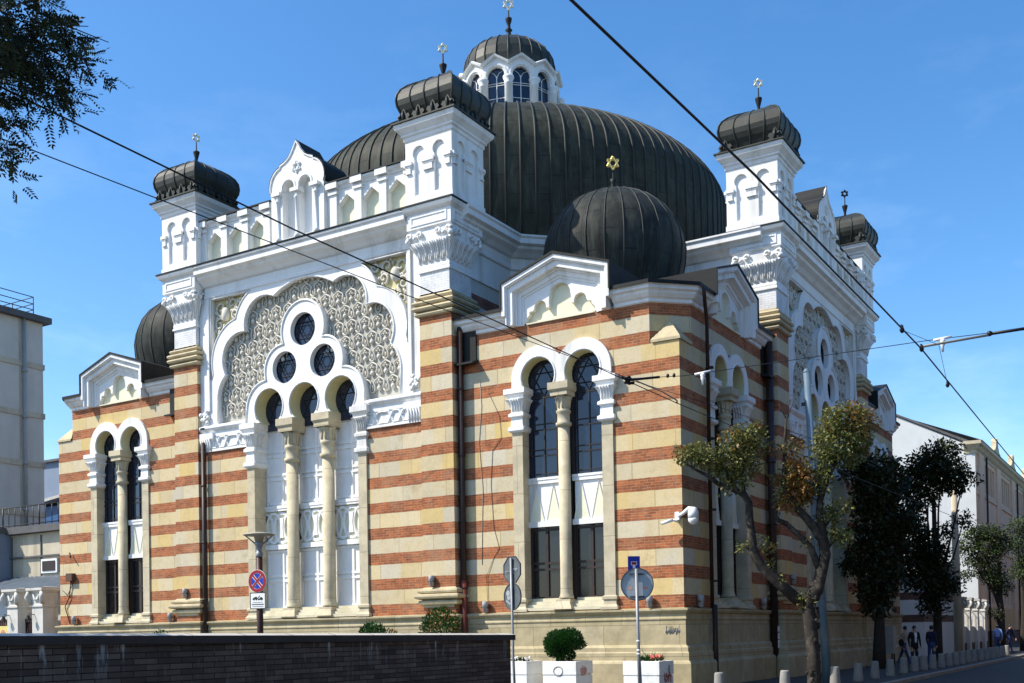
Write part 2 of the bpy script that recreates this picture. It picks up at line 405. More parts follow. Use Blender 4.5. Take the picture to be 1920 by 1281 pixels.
def jamb(parent, u0, u1, w0, w1, z0, z1, zt, mp, capmat='white'):
    mb = MB()
    mb.box(u0, u1, w0, w1, z0 + .36, z1, mp)
    path = [(u0, w0), (u1, w0), (u1, w1), (u0, w1)]
    mb.sweep(path, [(0, z0 + .42), (.06, z0 + .38), (.06, z0 + .30), (.02, z0 + .26), (.03, z0 + .14), (.1, z0 + .06), (.1, z0 - .02)], mp, True)
    j = mb.build('jamb', M['stone'], parent)
    mb = MB(); h = zt - z1
    pr = [(0, z1 - .03), (.07, z1), (.10, z1 + .03 * h), (.10, z1 + .10 * h), (.03, z1 + .13 * h), (.02, z1 + .33 * h), (.09, z1 + .36 * h), (.09, z1 + .42 * h), (.015, z1 + .46 * h),
          (.03, z1 + .58 * h), (.1, z1 + .70 * h), (.17, z1 + .755 * h), (.11, z1 + .77 * h), (.12, z1 + .83 * h), (.20, z1 + .88 * h), (.20, zt), (-.2, zt)]
    mb.sweep(path, pr, mp, True)
    n = 4
    for i in range(n):
        t = (i + .5) / n
        uu = u0 + (u1 - u0) * t
        mb.tube([mp(uu, w1 + o, z) for o, z in ((.02, z1 + .48 * h), (.04, z1 + .60 * h), (.1, z1 + .70 * h), (.18, z1 + .755 * h))], .035, 5)
        for e, sg in ((u0, -1), (u1, 1)):
            ww = w1 - .05 - (i + .5) * .09
            mb.tube([mp(e + sg * o, ww, z) for o, z in ((.02, z1 + .48 * h), (.04, z1 + .60 * h), (.1, z1 + .70 * h), (.18, z1 + .755 * h))], .032, 5)
    mb.build('capital', M[capmat], j)
    return j

def biforate(side, mirror):
    mp = mapper(side, mirror)
    c = 4.0
    mb = MB()
    a1 = horseshoe(c - .8, 9.89, .6, 9.58); a2 = horseshoe(c + .8, 9.89, .6, 9.58)
    outer = [(c - 1.78, 9.585), (c - 1.78, 9.89)] + arc(c - .8, 9.89, .98, 178, 35.5, 18) + arc(c + .8, 9.89, .98, 144.5, 2, 18) + [(c + 1.78, 9.89), (c + 1.78, 9.585)]
    loop = outer + list(reversed(a2)) + list(reversed(a1))
    mb.plate(loop, [], -.40, .09, mp, 0, 0)
    mb.strip([(c - .8 + (p[0] - c + .8) * .994, 9.89 + (p[1] - 9.89) * .994) for p in a1], -.39, .07, mp, 1)
    mb.strip([(c + .8 + (p[0] - c - .8) * .994, 9.89 + (p[1] - 9.89) * .994) for p in a2], -.39, .07, mp, 1)
    # rim of the arches
    for cc in (c - .8, c + .8):
        mb.tube([mp(a, .085, b) for a, b in horseshoe(cc, 9.89, .64, 9.60)], .035, 5)
    win = mb.build('window', [M['white'], M['reveal']], syn)
    jamb(win, c - 1.8, c - 1.42, -.4, .06, 2.42, 8.2, 9.58, mp)
    jamb(win, c + 1.42, c + 1.8, -.4, .06, 2.42, 8.2, 9.58, mp)
    column(win, c, -.12, .195, 2.78, 8.2, 9.58, mp, .36)
    # sill
    mb = MB()
    for i in range(4):
        z = 2.42 + .1 * i
        mb.box(c - 1.43, c + 1.43, -.45, .09 - .13 * i, z, z + .097, mp)
    mb.build('sill', M['sill'], win)
    mb = MB(); mb.box(c - .27, c + .27, -.46, -.30, 2.5, 9.55, mp); mb.build('mullion', M['frame'], win)
    # upper lights
    for s in (-1, 1):
        u0, u1 = (c - 1.43, c - .2) if s < 0 else (c + .2, c + 1.43)
        cc = c + .8 * s
        mb = MB()
        loop = [(u0, 6.7), (u1, 6.7), (u1, 9.6)] + [(a, b) for a, b in arc(cc, 9.89, .63, -20, 200, 18)] + [(u0, 9.6)]
        mb.plate(loop, [], -.36, -.34, mp)
        pane = mb.build('pane', M['glass'], win)
        mb = MB()
        for z in (6.82, 7.42, 7.60, 8.25, 8.43, 9.28): mb.box(u0, u1, -.338, -.31, z - .018, z + .018, mp)
        mid = (u0 + u1) / 2
        for uu in (u0 + .17, mid, u1 - .17): mb.box(uu - .017, uu + .017, -.336, -.305, 6.7, 9.28, mp)
        mb.strip([(cc + .60 * math.cos(R(a)), 9.89 + .60 * math.sin(R(a))) for a in range(0, 361, 15)], -.34, -.31, mp)
        flat_star(mb, mid, 9.82, .5, -.32, .018, mp)
        mb.sweep([(mid + .54 * math.cos(R(a)), 9.85 + .54 * math.sin(R(a))) for a in range(0, 360, 15)], [(0, -.335), (.05, -.32), (0, -.31)], lambda a, b, h: mp(a, h, b), True)
        mb.build('glazing_bars', M['lead'], pane)
        # white apron with tall pointed triangles
        mb = MB()
        mb.box(u0, u1, -.42, -.30, 5.12, 6.69, mp)
        mb.box(u0, u1, -.30, -.24, 6.50, 6.695, mp); mb.box(u0, u1, -.30, -.22, 6.62, 6.698, mp)
        mb.box(u0, u1, -.30, -.22, 5.11, 5.28, mp)
        wd = (u1 - u0) / 2
        for i in range(2):
            a = u0 + wd * i + .04; b = a + wd - .08
            mb.plate([(a, 5.285), (b, 5.285), ((a + b) / 2, 6.45)], [], -.30, -.285, mp, 1, 0)
            mb.tube([mp(a, -.285, 5.29), mp((a + b) / 2, -.285, 6.46), mp(b, -.285, 5.29)], .022, 4, 0, False)
        mb.build('apron', [M['white'], M['cream']], win)
        # lower lights
        mb = MB(); mb.box(u0, u1, -.45, -.40, 2.75, 5.115, mp)
        lp = mb.build('pane', M['glass2'], win)
        mb = MB()
        for uu in (u0 + .06, mid, u1 - .06): mb.box(uu - .045, uu + .045, -.40, -.345, 2.76, 5.11, mp)
        for z in (2.84, 3.75, 3.95, 5.03): mb.box(u0, u1, -.40, -.35, z - .035, z + .035, mp)
        mb.build('frame', M['frame'], lp)
    return win

GABLE = [(-1.92, 12.0), (-1.92, 12.92), (0, 13.56), (1.92, 12.92), (1.92, 12.0)]
CORN = [(0, 11.60), (.05, 11.63), (.05, 11.72), (.12, 11.76), (.20, 11.86), (.22, 11.92), (.30, 11.97), (.30, 12.08), (.33, 12.10), (.33, 12.14), (-.4, 12.16)]

def corner_block(side, mirror):
    mp = mapper(side, mirror); c = 4.0; ch = .95
    mb = MB()
    hole = [(c - 1.8, 2.42), (c + 1.8, 2.42), (c + 1.8, 9.58), (c + 1.5, 9.58)] + list(reversed(horseshoe(c + .8, 9.89, .72, 9.7))) + list(reversed(horseshoe(c - .8, 9.89, .72, 9.7))) + [(c - 1.5, 9.58), (c - 1.8, 9.58)]
    outer = [(.003, 2.38), (8.1, 2.38), (8.1, 11.66), (ch, 11.66), (ch, 10.36), (.003, 10.36)]
    mb.plate(outer, [hole], -.5, 0, mp)
    mb.build('wall', M['wall'], syn)
    biforate(side, mirror)
    # cornice that climbs round the small gable, leaving the corner on the splay
    FL = [(-.42, 12.165), (.345, 12.142), (.35, 12.085), (.385, 12.085), (.385, 12.19), (-.42, 12.23)]
    for path in ([(c + 1.9, 0), (7.95, 0)], [(.475, .475), (.95, 0), (c - 1.9, 0)]):
        mb = MB(); mb.sweep(path, CORN, lambda a, b, h: mp(a, -b, h), cap=path[0][0] > 1); o = mb.build('cornice', M['white'], syn)
        mb = MB(); mb.sweep(path, FL, lambda a, b, h: mp(a, -b, h)); mb.build('flashing', M['roof'], o)
        P = [(c + a, b) for a, b in GABLE]
    mb = MB()
    # frame: mouldings stepping inward
    def inset(p, d):
        a = .0; k = 1 - d / 1.92
        return [(c - 1.92 + d, 11.62), (c - 1.92 + d, 12.92 - d * .72), (c, 13.56 - d * 1.06), (c + 1.92 - d, 12.92 - d * .72), (c + 1.92 - d, 11.62)]
    steps = [(0, .42), (.12, .38), (.16, .30), (.34, .16), (.40, .08), (.54, .03)]
    for i, (d, w) in enumerate(steps):
        o = inset(P, d); o[0] = (o[0][0], 11.60 if i else 11.9); o[-1] = (o[-1][0], 11.60 if i else 11.9)
        nd = steps[i + 1][0] if i + 1 < len(steps) else .62
        q = inset(P, nd)
        ring = [o[0], o[1], o[2], o[3], o[4], (q[4][0], o[4][1]), q[3], q[2], q[1], (q[0][0], o[0][1])]
        mb.plate(ring, [], -.30, w, mp)
    q = inset(P, .60)
    # pierced white field: three little arches over the cream ground
    low = 11.63
    notch = [(c - 1.28, low), (c - 1.24, low), (c - 1.24, 11.80), (c - 1.12, 11.92), (c - 1.12, 12.02), (c - .98, 12.02), (c - .98, 12.02)] + arc(c - .72, 12.10, .22, 180, 0, 8) + [(c - .50, 12.05), (c - .40, 12.05), (c - .40, 12.28)] + arc(c, 12.38, .38, 180, 0, 12) + \
            [(c + .40, 12.28), (c + .40, 12.05), (c + .50, 12.05)] + arc(c + .72, 12.10, .22, 180, 0, 8) + [(c + .98, 12.02), (c + 1.12, 12.02), (c + 1.12, 11.92), (c + 1.24, 11.80), (c + 1.24, low), (c + 1.28, low)]
    fld = [(q[0][0], low), (q[1][0], q[1][1]), (q[2][0], q[2][1]), (q[3][0], q[3][1]), (q[4][0], low)]
    mb.plate(fld + list(reversed(notch)), [], -.3, .0, mp)
    g = mb.build('pediment', M['white'], syn)
    mb = MB(); mb.plate([(c - 1.3, 11.62), (c + 1.3, 11.62), (c + 1.2, 12.5), (c, 12.95), (c - 1.2, 12.5)], [], -.29, -.16, mp)
    mb.box(c - 1.2, c + 1.2, -.15, .06, 11.60, 11.635, mp)
    mb.build('field', M['cream'], g)
    mb = MB()
    # dark metal coping over the gable and its little roof
    top = [(c - 1.965, 12.12), (c - 1.965, 12.97), (c, 13.64), (c + 1.965, 12.97), (c + 1.965, 12.12)]
    inn = [(c - 1.915, 12.12), (c - 1.915, 12.925), (c, 13.562), (c + 1.915, 12.925), (c + 1.915, 12.12)]
    mb.plate(top + list(reversed(inn)), [], -2.2, .46, mp)
    mb.plate(inn, [], -2.2, -.31, mp, back=True)
    mb.build('gable_roof', M['roof'], g)
    return mp

def build_corner_pair(sides):
    for s, m in sides: corner_block(s, m)

build_corner_pair([('A', False), ('B', False), ('A', True), ('B', True)])

# splayed corners with stone broach, blocks behind, roofs
def splay(px, py, dx, dy):
    """outer corner at (px,py); dx,dy = direction of the block from that corner"""
    ch = .95
    a = (px + dx * ch, py); b = (px, py + dy * ch)
    mb = MB()
    mb.add([(a[0], a[1], 10.3), (b[0], b[1], 10.3), (b[0], b[1], 11.66), (a[0], a[1], 11.66)], [(0, 1, 2, 3)])
    mb.build('splay_wall', M['wall'], syn)
    mb = MB()
    ap = ((a[0] + b[0]) / 2, (a[1] + b[1]) / 2)
    e = .04
    def lay(t0, t1, z0, z1, o):
        A = lambda t: ((a[0] + (ap[0] - a[0]) * t - 0, a[1] + (ap[1] - a[1]) * t), (px + (ap[0] - px) * t, py + (ap[1] - py) * t), (b[0] + (ap[0] - b[0]) * t, b[1] + (ap[1] - b[1]) * t))
        q0 = A(t0); q1 = A(t1)
        off = (-dx * o, -dy * o)
        V = [(p[0] + off[0], p[1] + off[1], z0) for p in q0] + [(p[0] + off[0], p[1] + off[1], z1) for p in q1]
        mb.add(V, [(0, 1, 4, 3), (1, 2, 5, 4), (3, 4, 5), (0, 2, 1)])
    lay(0, 0, 10.36, 10.44, .05)
    for i in range(6):
        t = i / 6; lay(t, t + .13, 10.44 + .1 * i, 10.44 + .1 * (i + 1), .03 if i < 5 else 0)
    mb.build('broach', M['roll'], syn)
splay(0, 0, -1, 1); splay(-29, 0, 1, 1); splay(0, 29, -1, -1)

for (x0, x1, y0, y1, c) in ((-8.0, 0, 0, 8.0, (0, 0)), (-29, -21, 0, 8.0, (-29, 0)), (-8, 0, 21, 29, (0, 29)), (-29, -21, 21, 29, (-29, 29))):
    mb = MB(); mb.box(x0 + .5, x1 - .5, y0 + .5, y1 - .5, 2.3, 11.9); mb.build('core_wall', M['wall'], syn)
mb = MB(); mb.box(-29, -28.9, .96, 8, 2.38, 11.62); mb.build('rear_wall', M['wall'], syn); mb = MB(); mb.box(-8, -.96, 28.9, 29, 2.38, 11.62); mb.build('rear_wall', M['wall'], syn); mb = MB()
mb.box(-29, -28.99, 21, 29, 2.38, 11.62); mb.box(-29, -21, 28.99, 29, 2.38, 11.62)
mb.build('rear_wall', M['wall'], syn)
E2 = -.32
def roofpoly(x0, x1, y0, y1, cut):
    P = [(x0, y0), (x1, y0), (x1, y1), (x0, y1)]
    out = []
    for p in P:
        if p == cut:
            sx = 1 if p[0] == x0 else -1; sy = 1 if p[1] == y0 else -1
            q = [(p[0] + sx * 1.05, p[1]), (p[0], p[1] + sy * 1.05)]
            # keep winding
            k = P.index(p)
            out += q if k in (1, 3) else q[::-1]
        else: out.append(p)
    return out
for (x0, x1, y0, y1, cut) in ((-8, E2, -E2, 8, (E2, -E2)), (-29 - E2, -21, -E2, 8, (-29 - E2, -E2)), (-8, E2, 21, 29 + E2, (E2, 29 + E2)), (-29 - E2, -21, 21, 29 + E2, (-29 - E2, 29 + E2))):
    P = roofpoly(x0, x1, y0, y1, cut); n = len(P)
    cx, cy = (x0 + x1) / 2, (y0 + y1) / 2
    mb = MB(); V = [(a, b, 12.145) for a, b in P] + [(a, b, 12.20) for a, b in P] + [(cx + (a - cx) * .35, cy + (b - cy) * .35, 12.9) for a, b in P]
    F = [(i, (i + 1) % n, n + (i + 1) % n, n + i) for i in range(n)] + [(n + i, n + (i + 1) % n, 2 * n + (i + 1) % n, 2 * n + i) for i in range(n)] + [tuple(range(2 * n, 3 * n)), tuple(range(n))]
    mb.add(V, F); mb.build('corner_roof', M['roof'], syn)

# ------------------------------------------------------------------ the arms
def poly_lattice():
    r = arcto((0, 12.12), (0, 14.82), (1.45, 14.4), 8) + arcto((2.0, 13.5), (1.45, 14.4), (2.95, 13.32), 14)[1:] + arcto((3.1, 12.4), (2.95, 13.32), (4.0, 11.79), 14)[1:] + arcto((3.3, 10.9), (4.0, 11.79), (4.42, 10.8), 8)[1:] + [(4.40, 9.97)]
    return [(TC - a, b) for a, b in reversed(r)] + [(TC + a, b) for a, b in r[1:]]
def poly_trefoil():
    r = arcto((0, 12.93), (0, 13.97), (.93, 12.5), 14) + arcto((.93, 11.67), (.93, 12.5), (1.83, 11.28), 12)[1:] + arcto((1.78, 10.32), (1.83, 11.28), (2.84, 10.32), 10)[1:] + [(2.87, 9.93), (2.87, 9.755)]
    return [(TC - a, b) for a, b in reversed(r)] + [(TC + a, b) for a, b in r[1:]]
def poly_spandrel(s):
    P = [(2.62, 14.82), (4.74, 14.82), (4.74, 11.72)] + arcto((3.1, 12.4), (4.66, 11.95), (3.42, 13.87), 12, False) + arcto((2.0, 13.5), (3.42, 13.87), (2.62, 14.82), 8, False)[1:-1]
    return [(TC + s * a, b) for a, b in P]

def ARMCORN(w): return [(w, 14.84), (w + .08, 14.88), (w + .08, 14.98), (w + .05, 15.02), (w + .05, 15.28), (w + .14, 15.32), (w + .26, 15.44), (w + .42, 15.54), (w + .46, 15.62), (w + .60, 15.68), (w + .60, 15.86), (w + .66, 15.92), (w + .66, 15.98), (w - .5, 16.0)]

def tower(u, w, mp, side):
    hf = .95
    P = [(u - hf, w - hf), (u + hf, w - hf), (u + hf, w + hf), (u - hf, w + hf)]
    mb = MB()
    mb.box(u - hf + .09, u + hf - .09, w - hf + .09, w + hf - .09, 15.9, 18.4, mp)
    mb.sweep(P, [(.03, 16.0), (.03, 16.28), (-.2, 16.30)], mp, True)
    # four faces with paired horseshoe niches
    def face(fm):
        holes = []
        for k in (-.41, .41):
            hs = [(-.02 + k + a, b) for a, b in horseshoe(0, 17.84, .24, 17.68, 12)]
            holes.append([(k + .17, 16.42), (k + .17, 17.55)] + [(k + .10, 17.66)] * 0 + list(reversed([(a + .02, b) for a, b in hs])) + [(k - .17, 17.55), (k - .17, 16.42)])
        mb.plate([(-hf + .003, 16.27), (hf - .003, 16.27), (hf - .003, 18.34), (-hf + .003, 18.34)], holes, -.10, 0, fm)
        for k, hw in ((-.80, .15), (0, .24), (.80, .15)):
            x0 = max(k - hw, -hf - .05); x1 = min(k + hw, hf + .05)
            mb.box(x0, x1, -.05, .09, 17.46, 17.58, fm); mb.box(x0 + .03, x1 - .03, -.05, .06, 17.40, 17.46, fm)
            mb.box(x0 + .07, x1 - .07, -.05, .045, 17.22, 17.40, fm); mb.box(x0 + .05, x1 - .05, -.05, .065, 17.18, 17.22, fm)
    face(lambda a, h, z: mp(u + a, w + hf + h, z)); face(lambda a, h, z: mp(u + a, w - hf - h, z))
    face(lambda a, h, z: mp(u + hf + h, w + a, z)); face(lambda a, h, z: mp(u - hf - h, w + a, z))
    t = mb.build('turret', M['white'], syn)
    mb = MB()
    mb.sweep(P, [(0, 18.28), (.04, 18.32), (.04, 18.42), (.10, 18.46), (.10, 18.52), (.17, 18.60), (.25, 18.68), (.28, 18.76), (.28, 18.84), (-.5, 18.86)], mp, True)
    mb.build('cornice', M['white'], t)
    mb = MB()
    mb.box(u - 1.29, u + 1.29, w - 1.29, w + 1.29, 18.845, 18.895, mp)
    prof = [(.88, 18.89), (.90, 19.02), (.97, 19.18), (1.06, 19.34), (1.13, 19.52), (1.155, 19.70), (1.13, 19.90), (1.04, 20.08), (.88, 20.24), (.66, 20.38), (.42, 20.48), (.20, 20.55), (.05, 20.60)]
    n = 8
    ring = [(-1 + 2 * i / n, 1) for i in range(n)] + [(1, 1 - 2 * i / n) for i in range(n)] + [(1 - 2 * i / n, -1) for i in range(n)] + [(-1, -1 + 2 * i / n) for i in range(n)]
    K = len(ring); V = []; F = []
    for h, z in prof:
        for a, b in ring:
            V.append(mp(u + a * h, w + b * h, z))
    for q in range(len(prof) - 1):
        for i in range(K):
            j = (i + 1) % K; F.append((q * K + i, q * K + j, (q + 1) * K + j, (q + 1) * K + i))
    mb.add(V, F, 0, False)
    for i in range(K):
        if i % 2 == 0:
            a, b = ring[i]
            mb.tube([mp(u + a * (h + .005), w + b * (h + .005), z) for h, z in prof[1:-1]], .030 if i % 8 else .04, 5)
    cap = mb.build('cupola', M['cap'], t)
    # leaf shaped ornaments along the foot of the cupola
    for fm in (lambda a, h, z: mp(u + a, w + 1.07 + h, z), lambda a, h, z: mp(u + a, w - 1.07 - h, z), lambda a, h, z: mp(u + 1.07 + h, w + a, z), lambda a, h, z: mp(u - 1.07 - h, w + a, z)):
        ks = (-.90, -.30, .30, .90) if side == 'A' else (-.92, .92)
        for k in ks:
            leaf = [(-.25, 18.90), (-.27, 19.0), (-.18, 19.05), (-.26, 19.12), (-.20, 19.22), (-.10, 19.21), (-.08, 19.30), (0, 19.40), (.08, 19.30), (.10, 19.21), (.20, 19.22), (.26, 19.12), (.18, 19.05), (.27, 19.0), (.25, 18.90)]
            mo = MB(); mo.plate([(k + a, b) for a, b in leaf], [], -.05, .015, fm, back=True)
            mo.tube([fm(k - .02, .02, 18.95), fm(k, .05, 19.15), fm(k + .01, .03, 19.32)], [.05, .055, .03], 5)
            mo.build('acroterion', M['cap'], t)
    mb = MB()
    cx, cy, _ = mp(u, w, 0)
    mb.lathe([(.10, 20.54), (.05, 20.70), (.06, 20.80), (.13, 21.06), (.13, 21.10), (.03, 21.11), (.02, 21.5)], cx, cy, 10)
    f = mb.build('finial', M['roof'], t)
    return t, (cx, cy)

def star_on(parent, cx, cy, z, r, ang, mat, t=.03):
    mb = MB(); hexagram(mb, (cx, cy, z), r, ang, t)
    return mb.build('star', M[mat], parent)

def arm(side):
    mp = mapper(side); W = .25; c = TC
    # striped lower wall left and right of the great window
    for s in (-1, 1):
        a, b = sorted((c + s * 2.87, c + s * 5.36))
        mb = MB(); mb.box(a, b, -.6, W, 2.38, 9.0, mp); mb.build('wall', M['wall'], syn)
    # -------- great arch panel
    mb = MB()
    lat = poly_lattice(); tre = poly_trefoil()
    mb.plate([(c - 5.36, 9.95)] + lat + [(c + 5.36, 9.95), (c + 5.36, 14.9), (c - 5.36, 14.9)], [poly_spandrel(-1), poly_spandrel(1)], -.02, W + .03, mp)
    for q in (.04, .05):
        pass
    rim = [mp(a, W + .03, b) for a, b in lat]; mb.tube(rim, .045, 5)
    for s in (-1, 1):
        sp = poly_spandrel(s); mb.tube([mp(a, W + .03, b) for a, b in sp + sp[:1]], .035, 5)
        u0, u1 = sorted((c + s * 4.80, c + s * 4.92)); mb.box(u0, u1, W, W + .10, 10.5, 14.86, mp)
    # ledge and zigzag frieze
    for s in (-1, 1):
        a, b = sorted((c + s * 2.87, c + s * 5.40))
        mb.sweep([(a, 0), (b, 0)], [(0, 9.62), (W + .05, 9.63), (W + .05, 9.70), (W + .12, 9.75), (W + .17, 9.82), (W + .17, 9.90), (W + .03, 9.96), (0, 9.97)], lambda x, y, h: mp(x, -y, h))
        mb.box(a, b, -.2, W + .02, 8.93, 9.64, mp)
        mb.box(a, b, W, W + .07, 8.93, 9.02, mp); mb.box(a, b, W, W + .05, 9.50, 9.63, mp)
        zz = [(2.95, 9.06), (3.2, 9.06), (3.42, 9.45), (3.85, 9.45), (4.07, 9.06), (4.3, 9.06), (4.52, 9.45), (4.75, 9.45)]
        mb.tube([mp(c + s * p[0], W + .04, p[1]) for p in zz], .05, 4, 0, False)
        mb.tube([mp(c + s * p[0], W + .035, 18.51 - p[1]) for p in zz], .05, 4, 0, False)
        u0, u1 = sorted((c + s * 4.72, c + s * 5.3))
        mb.sweep([(u0, -.1), (u1, -.1), (u1, W + .04), (u0, W + .04)], [(0, 8.95), (.03, 9.1), (.06, 9.3), (.12, 9.42), (.12, 9.64), (-.1, 9.65)], mp, True)
        for k in range(5):
            uu = u0 + .06 + k * .115
            mb.tube([mp(uu, W + .06, 8.97), mp(uu, W + .09, 9.2), mp(uu, W + .17, 9.42)], .04, 5)
        # carved leaf at the foot of the arch
        for k in range(9):
            a_ = k * 2.4; rr = .05 + .025 * k
            mb.ball((c + s * (5.02 + rr * math.cos(a_)), W + .09 + .02 * (k % 3), 10.28 + rr * 1.1 * math.sin(a_)), (.09, .07, .09), mp, 6, 4)
    ap = mb.build('arch_panel', M['white'], syn)
    # trefoil with round lights and three horseshoe arches
    mb = MB()
    arches = [horseshoe(c + k, 10.27, .69, 9.755, 18) for k in (-1.73, 0, 1.73)]
    loop = list(tre)
    for a in reversed(arches): loop += list(reversed(a))
    CIR = [(c, 12.93, .60), (c - .92, 11.65, .59), (c + .92, 11.65, .59)]
    mb.plate(loop, [circle(*q) for q in CIR], -.30, W + .07, mp)
    mb.tube([mp(a, W + .07, b) for a, b in tre[1:-1]], .05, 5)
    for a in arches:
        cu = (a[0][0] + a[-1][0]) / 2
        mb.strip([(cu + (p[0] - cu) * .994, 10.27 + (p[1] - 10.27) * .994) for p in a], -.29, W + .045, mp, 1)
        mb.tube([mp(cu + (p[0] - cu) * 1.05, W + .07, 10.27 + (p[1] - 10.27) * 1.05) for p in a[1:-1]], .03, 5)
    gw = mb.build('window', [M['white'], M['reveal']], syn)
    jamb(gw, c - 2.87, c - 2.5, -.28, W + .07, 2.42, 8.12, 9.755, mp); jamb(gw, c + 2.5, c + 2.87, -.28, W + .07, 2.42, 8.12, 9.755, mp)
    for k in (-.87, .87): column(gw, c + k, .02, .225, 2.80, 8.15, 9.755, mp, .41)
    mb = MB()
    for i in range(4):
        z = 2.42 + .1 * i; mb.box(c - 2.51, c + 2.51, -.4, W + .08 - .11 * i, z, z + .097, mp)
    mb.build('sill', M['sill'], gw)
    for q in CIR:
        mb = MB(); mb.plate(circle(q[0], q[1], q[2] + .02), [], .06, .08, mp); pane = mb.build('pane', M['glass'], gw)
        mb = MB(); flat_star(mb, q[0], q[1], q[2] * .98, .10, .016, mp); flat_star(mb, q[0], q[1], q[2] * .55, .10, .010, mp); mb.strip(circle(q[0], q[1], q[2] * .985), .08, .12, mp, 0, True)
        mb.build('glazing_bars', M['lead'], pane)
    for k in (-1.73, 0, 1.73):
        mb = MB(); mb.plate([(c + k - .75, 9.5), (c + k + .75, 9.5), (c + k + .75, 11.05), (c + k - .75, 11.05)], [], -.25, -.23, mp); pane = mb.build('pane', M['glass'], gw)
        mb = MB(); flat_star(mb, c + k, 10.15, .6, -.21, .016, mp)
        mb.build('glazing_bars', M['lead'], pane)
    dbay = lambda u, w, z: mp(u, w - .15, z)
    # boarded white bays
    for k in (-1.69, 0, 1.69):
        mb = MB(); u0, u1 = c + k - .82, c + k + .82
        mb.box(u0, u1, -.40, -.195, 2.76, 9.56, dbay)
        for uu in (u0 + .04, c + k, u1 - .04):
            mb.box(uu - .05, uu + .05, -.20, -.155, 2.76, 5.02, dbay); mb.box(uu - .05, uu + .05, -.20, -.155, 6.66, 9.56, dbay)
        for z in (2.84, 3.84, 4.02, 4.94, 6.76, 7.66, 7.84, 8.54, 8.72, 9.50): mb.box(u0, u1, -.20, -.15, z - .045, z + .045, dbay)
        mb.box(u0, u1, -.20, -.06, 5.02, 5.20, dbay); mb.box(u0, u1, -.20, -.06, 6.46, 6.62, dbay); mb.box(u0, u1, -.20, -.04, 6.55, 6.66, dbay)
        # interlaced arcade
        mb.box(u0, u1, -.20, -.18, 5.2, 6.47, dbay, 1)
        for off in (-.84, 0, .84):
            e0 = [(c + k + off + .44 * math.cos(t), 5.83 + .60 * math.sin(t)) for t in [2 * PI * i / 24 for i in range(24)]]
            e1 = [(c + k + off + .34 * math.cos(t), 5.83 + .50 * math.sin(t)) for t in [2 * PI * i / 24 for i in range(24)]]
            clip = lambda L: [(min(max(a, u0 + .01), u1 - .01), b) for a, b in L]
            mb.plate(clip(e0), [clip(e1)], -.19, -.12 + .004 * (off != 0), dbay)
        for off in (-.42, .42):
            e0 = [(c + k + off + .40 * math.cos(t), 5.83 + .60 * math.sin(t)) for t in [2 * PI * i / 24 for i in range(24)]]
            e1 = [(c + k + off + .31 * math.cos(t), 5.83 + .50 * math.sin(t)) for t in [2 * PI * i / 24 for i in range(24)]]
            mb.plate(e0, [e1], -.19, -.110 + .004 * (off > 0), dbay)
        mb.plate([(c + k - .09, 5.45), (c + k + .09, 5.45), (c + k + .04, 5.83), (c + k + .09, 6.2), (c + k - .09, 6.2), (c + k - .04, 5.83)], [], -.19, -.09, dbay)
        mb.build('boarded_bay', [M['white'], M['cream']], gw)
    # relief fields
    mb = MB()
    tin = [(c + (a - c) * .96, 9.9 + (b - 9.9) * .975) for a, b in tre if b > 9.94]
    mb.plate([(c - 4.6, 9.905), (c - 4.6, 12.0), (c - 3.2, 14.0), (c - 1.5, 14.88), (c + 1.5, 14.88), (c + 3.2, 14.0), (c + 4.6, 12.0), (c + 4.6, 9.905), (c + 2.76, 9.905)] + list(reversed(tin)) + [(c - 2.76, 9.905)], [], -.1, .02, mp, 1)
    def inside(x, z, P):
        r = False; j = len(P) - 1
        for i in range(len(P)):
            if (P[i][1] > z) != (P[j][1] > z) and x < (P[j][0] - P[i][0]) * (z - P[i][1]) / (P[j][1] - P[i][1]) + P[i][0]: r = not r
            j = i
        return r
    big = [(c + (a - c) * 1.07, 9.6 + (b - 9.6) * 1.06) for a, b in lat]
    sml = [(c + (a - c) * .88, 9.2 + (b - 9.2) * .92) for a, b in tre]
    px, pz = .60, .555
    row = 0; z = 9.95
    while z < 15:
        x = c - 4.8 + (px / 2 if row % 2 else 0)
        while x < c + 4.9:
            if inside(x, z, big) and not inside(x, z, sml):
                arch_ = [(-.195, -.17), (-.195, -.03), (-.235, .06), (-.19, .15), (-.10, .195), (0, .25), (.10, .195), (.19, .15), (.235, .06), (.195, -.03), (.195, -.17), (.235, -.245), (.30, -.265), (.365, -.245), (.405, -.17)]
                mb.tube([mp(x + a, .07, z + b) for a, b in arch_], .032, 5)
                mb.ball((x, .06, z - .14), (.095, .09, .10), mp, 7, 4)
                mb.ball((x, .06, z - .03), (.03, .05, .05), mp, 6, 3)
                for q in (-1, 1):
                    mb.ball((x + .06 * q, .065, z + .055), (.042, .06, .05), mp, 6, 4)
                mb.ball((x, .07, z + .12), (.042, .055, .05), mp, 6, 4)
                mb.tube([mp(x + .30, .06, z - .20), mp(x + .30, .05, z - .02)], [.035, .02], 5)
            x += px
        row += 1; z += pz
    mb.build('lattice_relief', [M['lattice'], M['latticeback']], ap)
    for s in (-1, 1):
        mb = MB(); sp = poly_spandrel(s)
        ctr = (c + s * 4.0, 13.6); mb.plate([(ctr[0] + (a - ctr[0]) * 1.04, ctr[1] + (b - ctr[1]) * 1.03) for a, b in sp], [], -.1, .03, mp, 1)
        rr = random.Random(5)
        def curl(x, zc, r, tw, ph, rad=.05):
            pts = []
            for i in range(16):
                t = i / 15; a = ph + tw * t; q = r * (1 - .8 * t)
                pts.append(mp(c + s * (x + q * math.cos(a)), .09 + .03 * t, zc + q * math.sin(a)))
            mb.tube(pts, [rad * (1 - .4 * i / 15) for i in range(16)], 5)
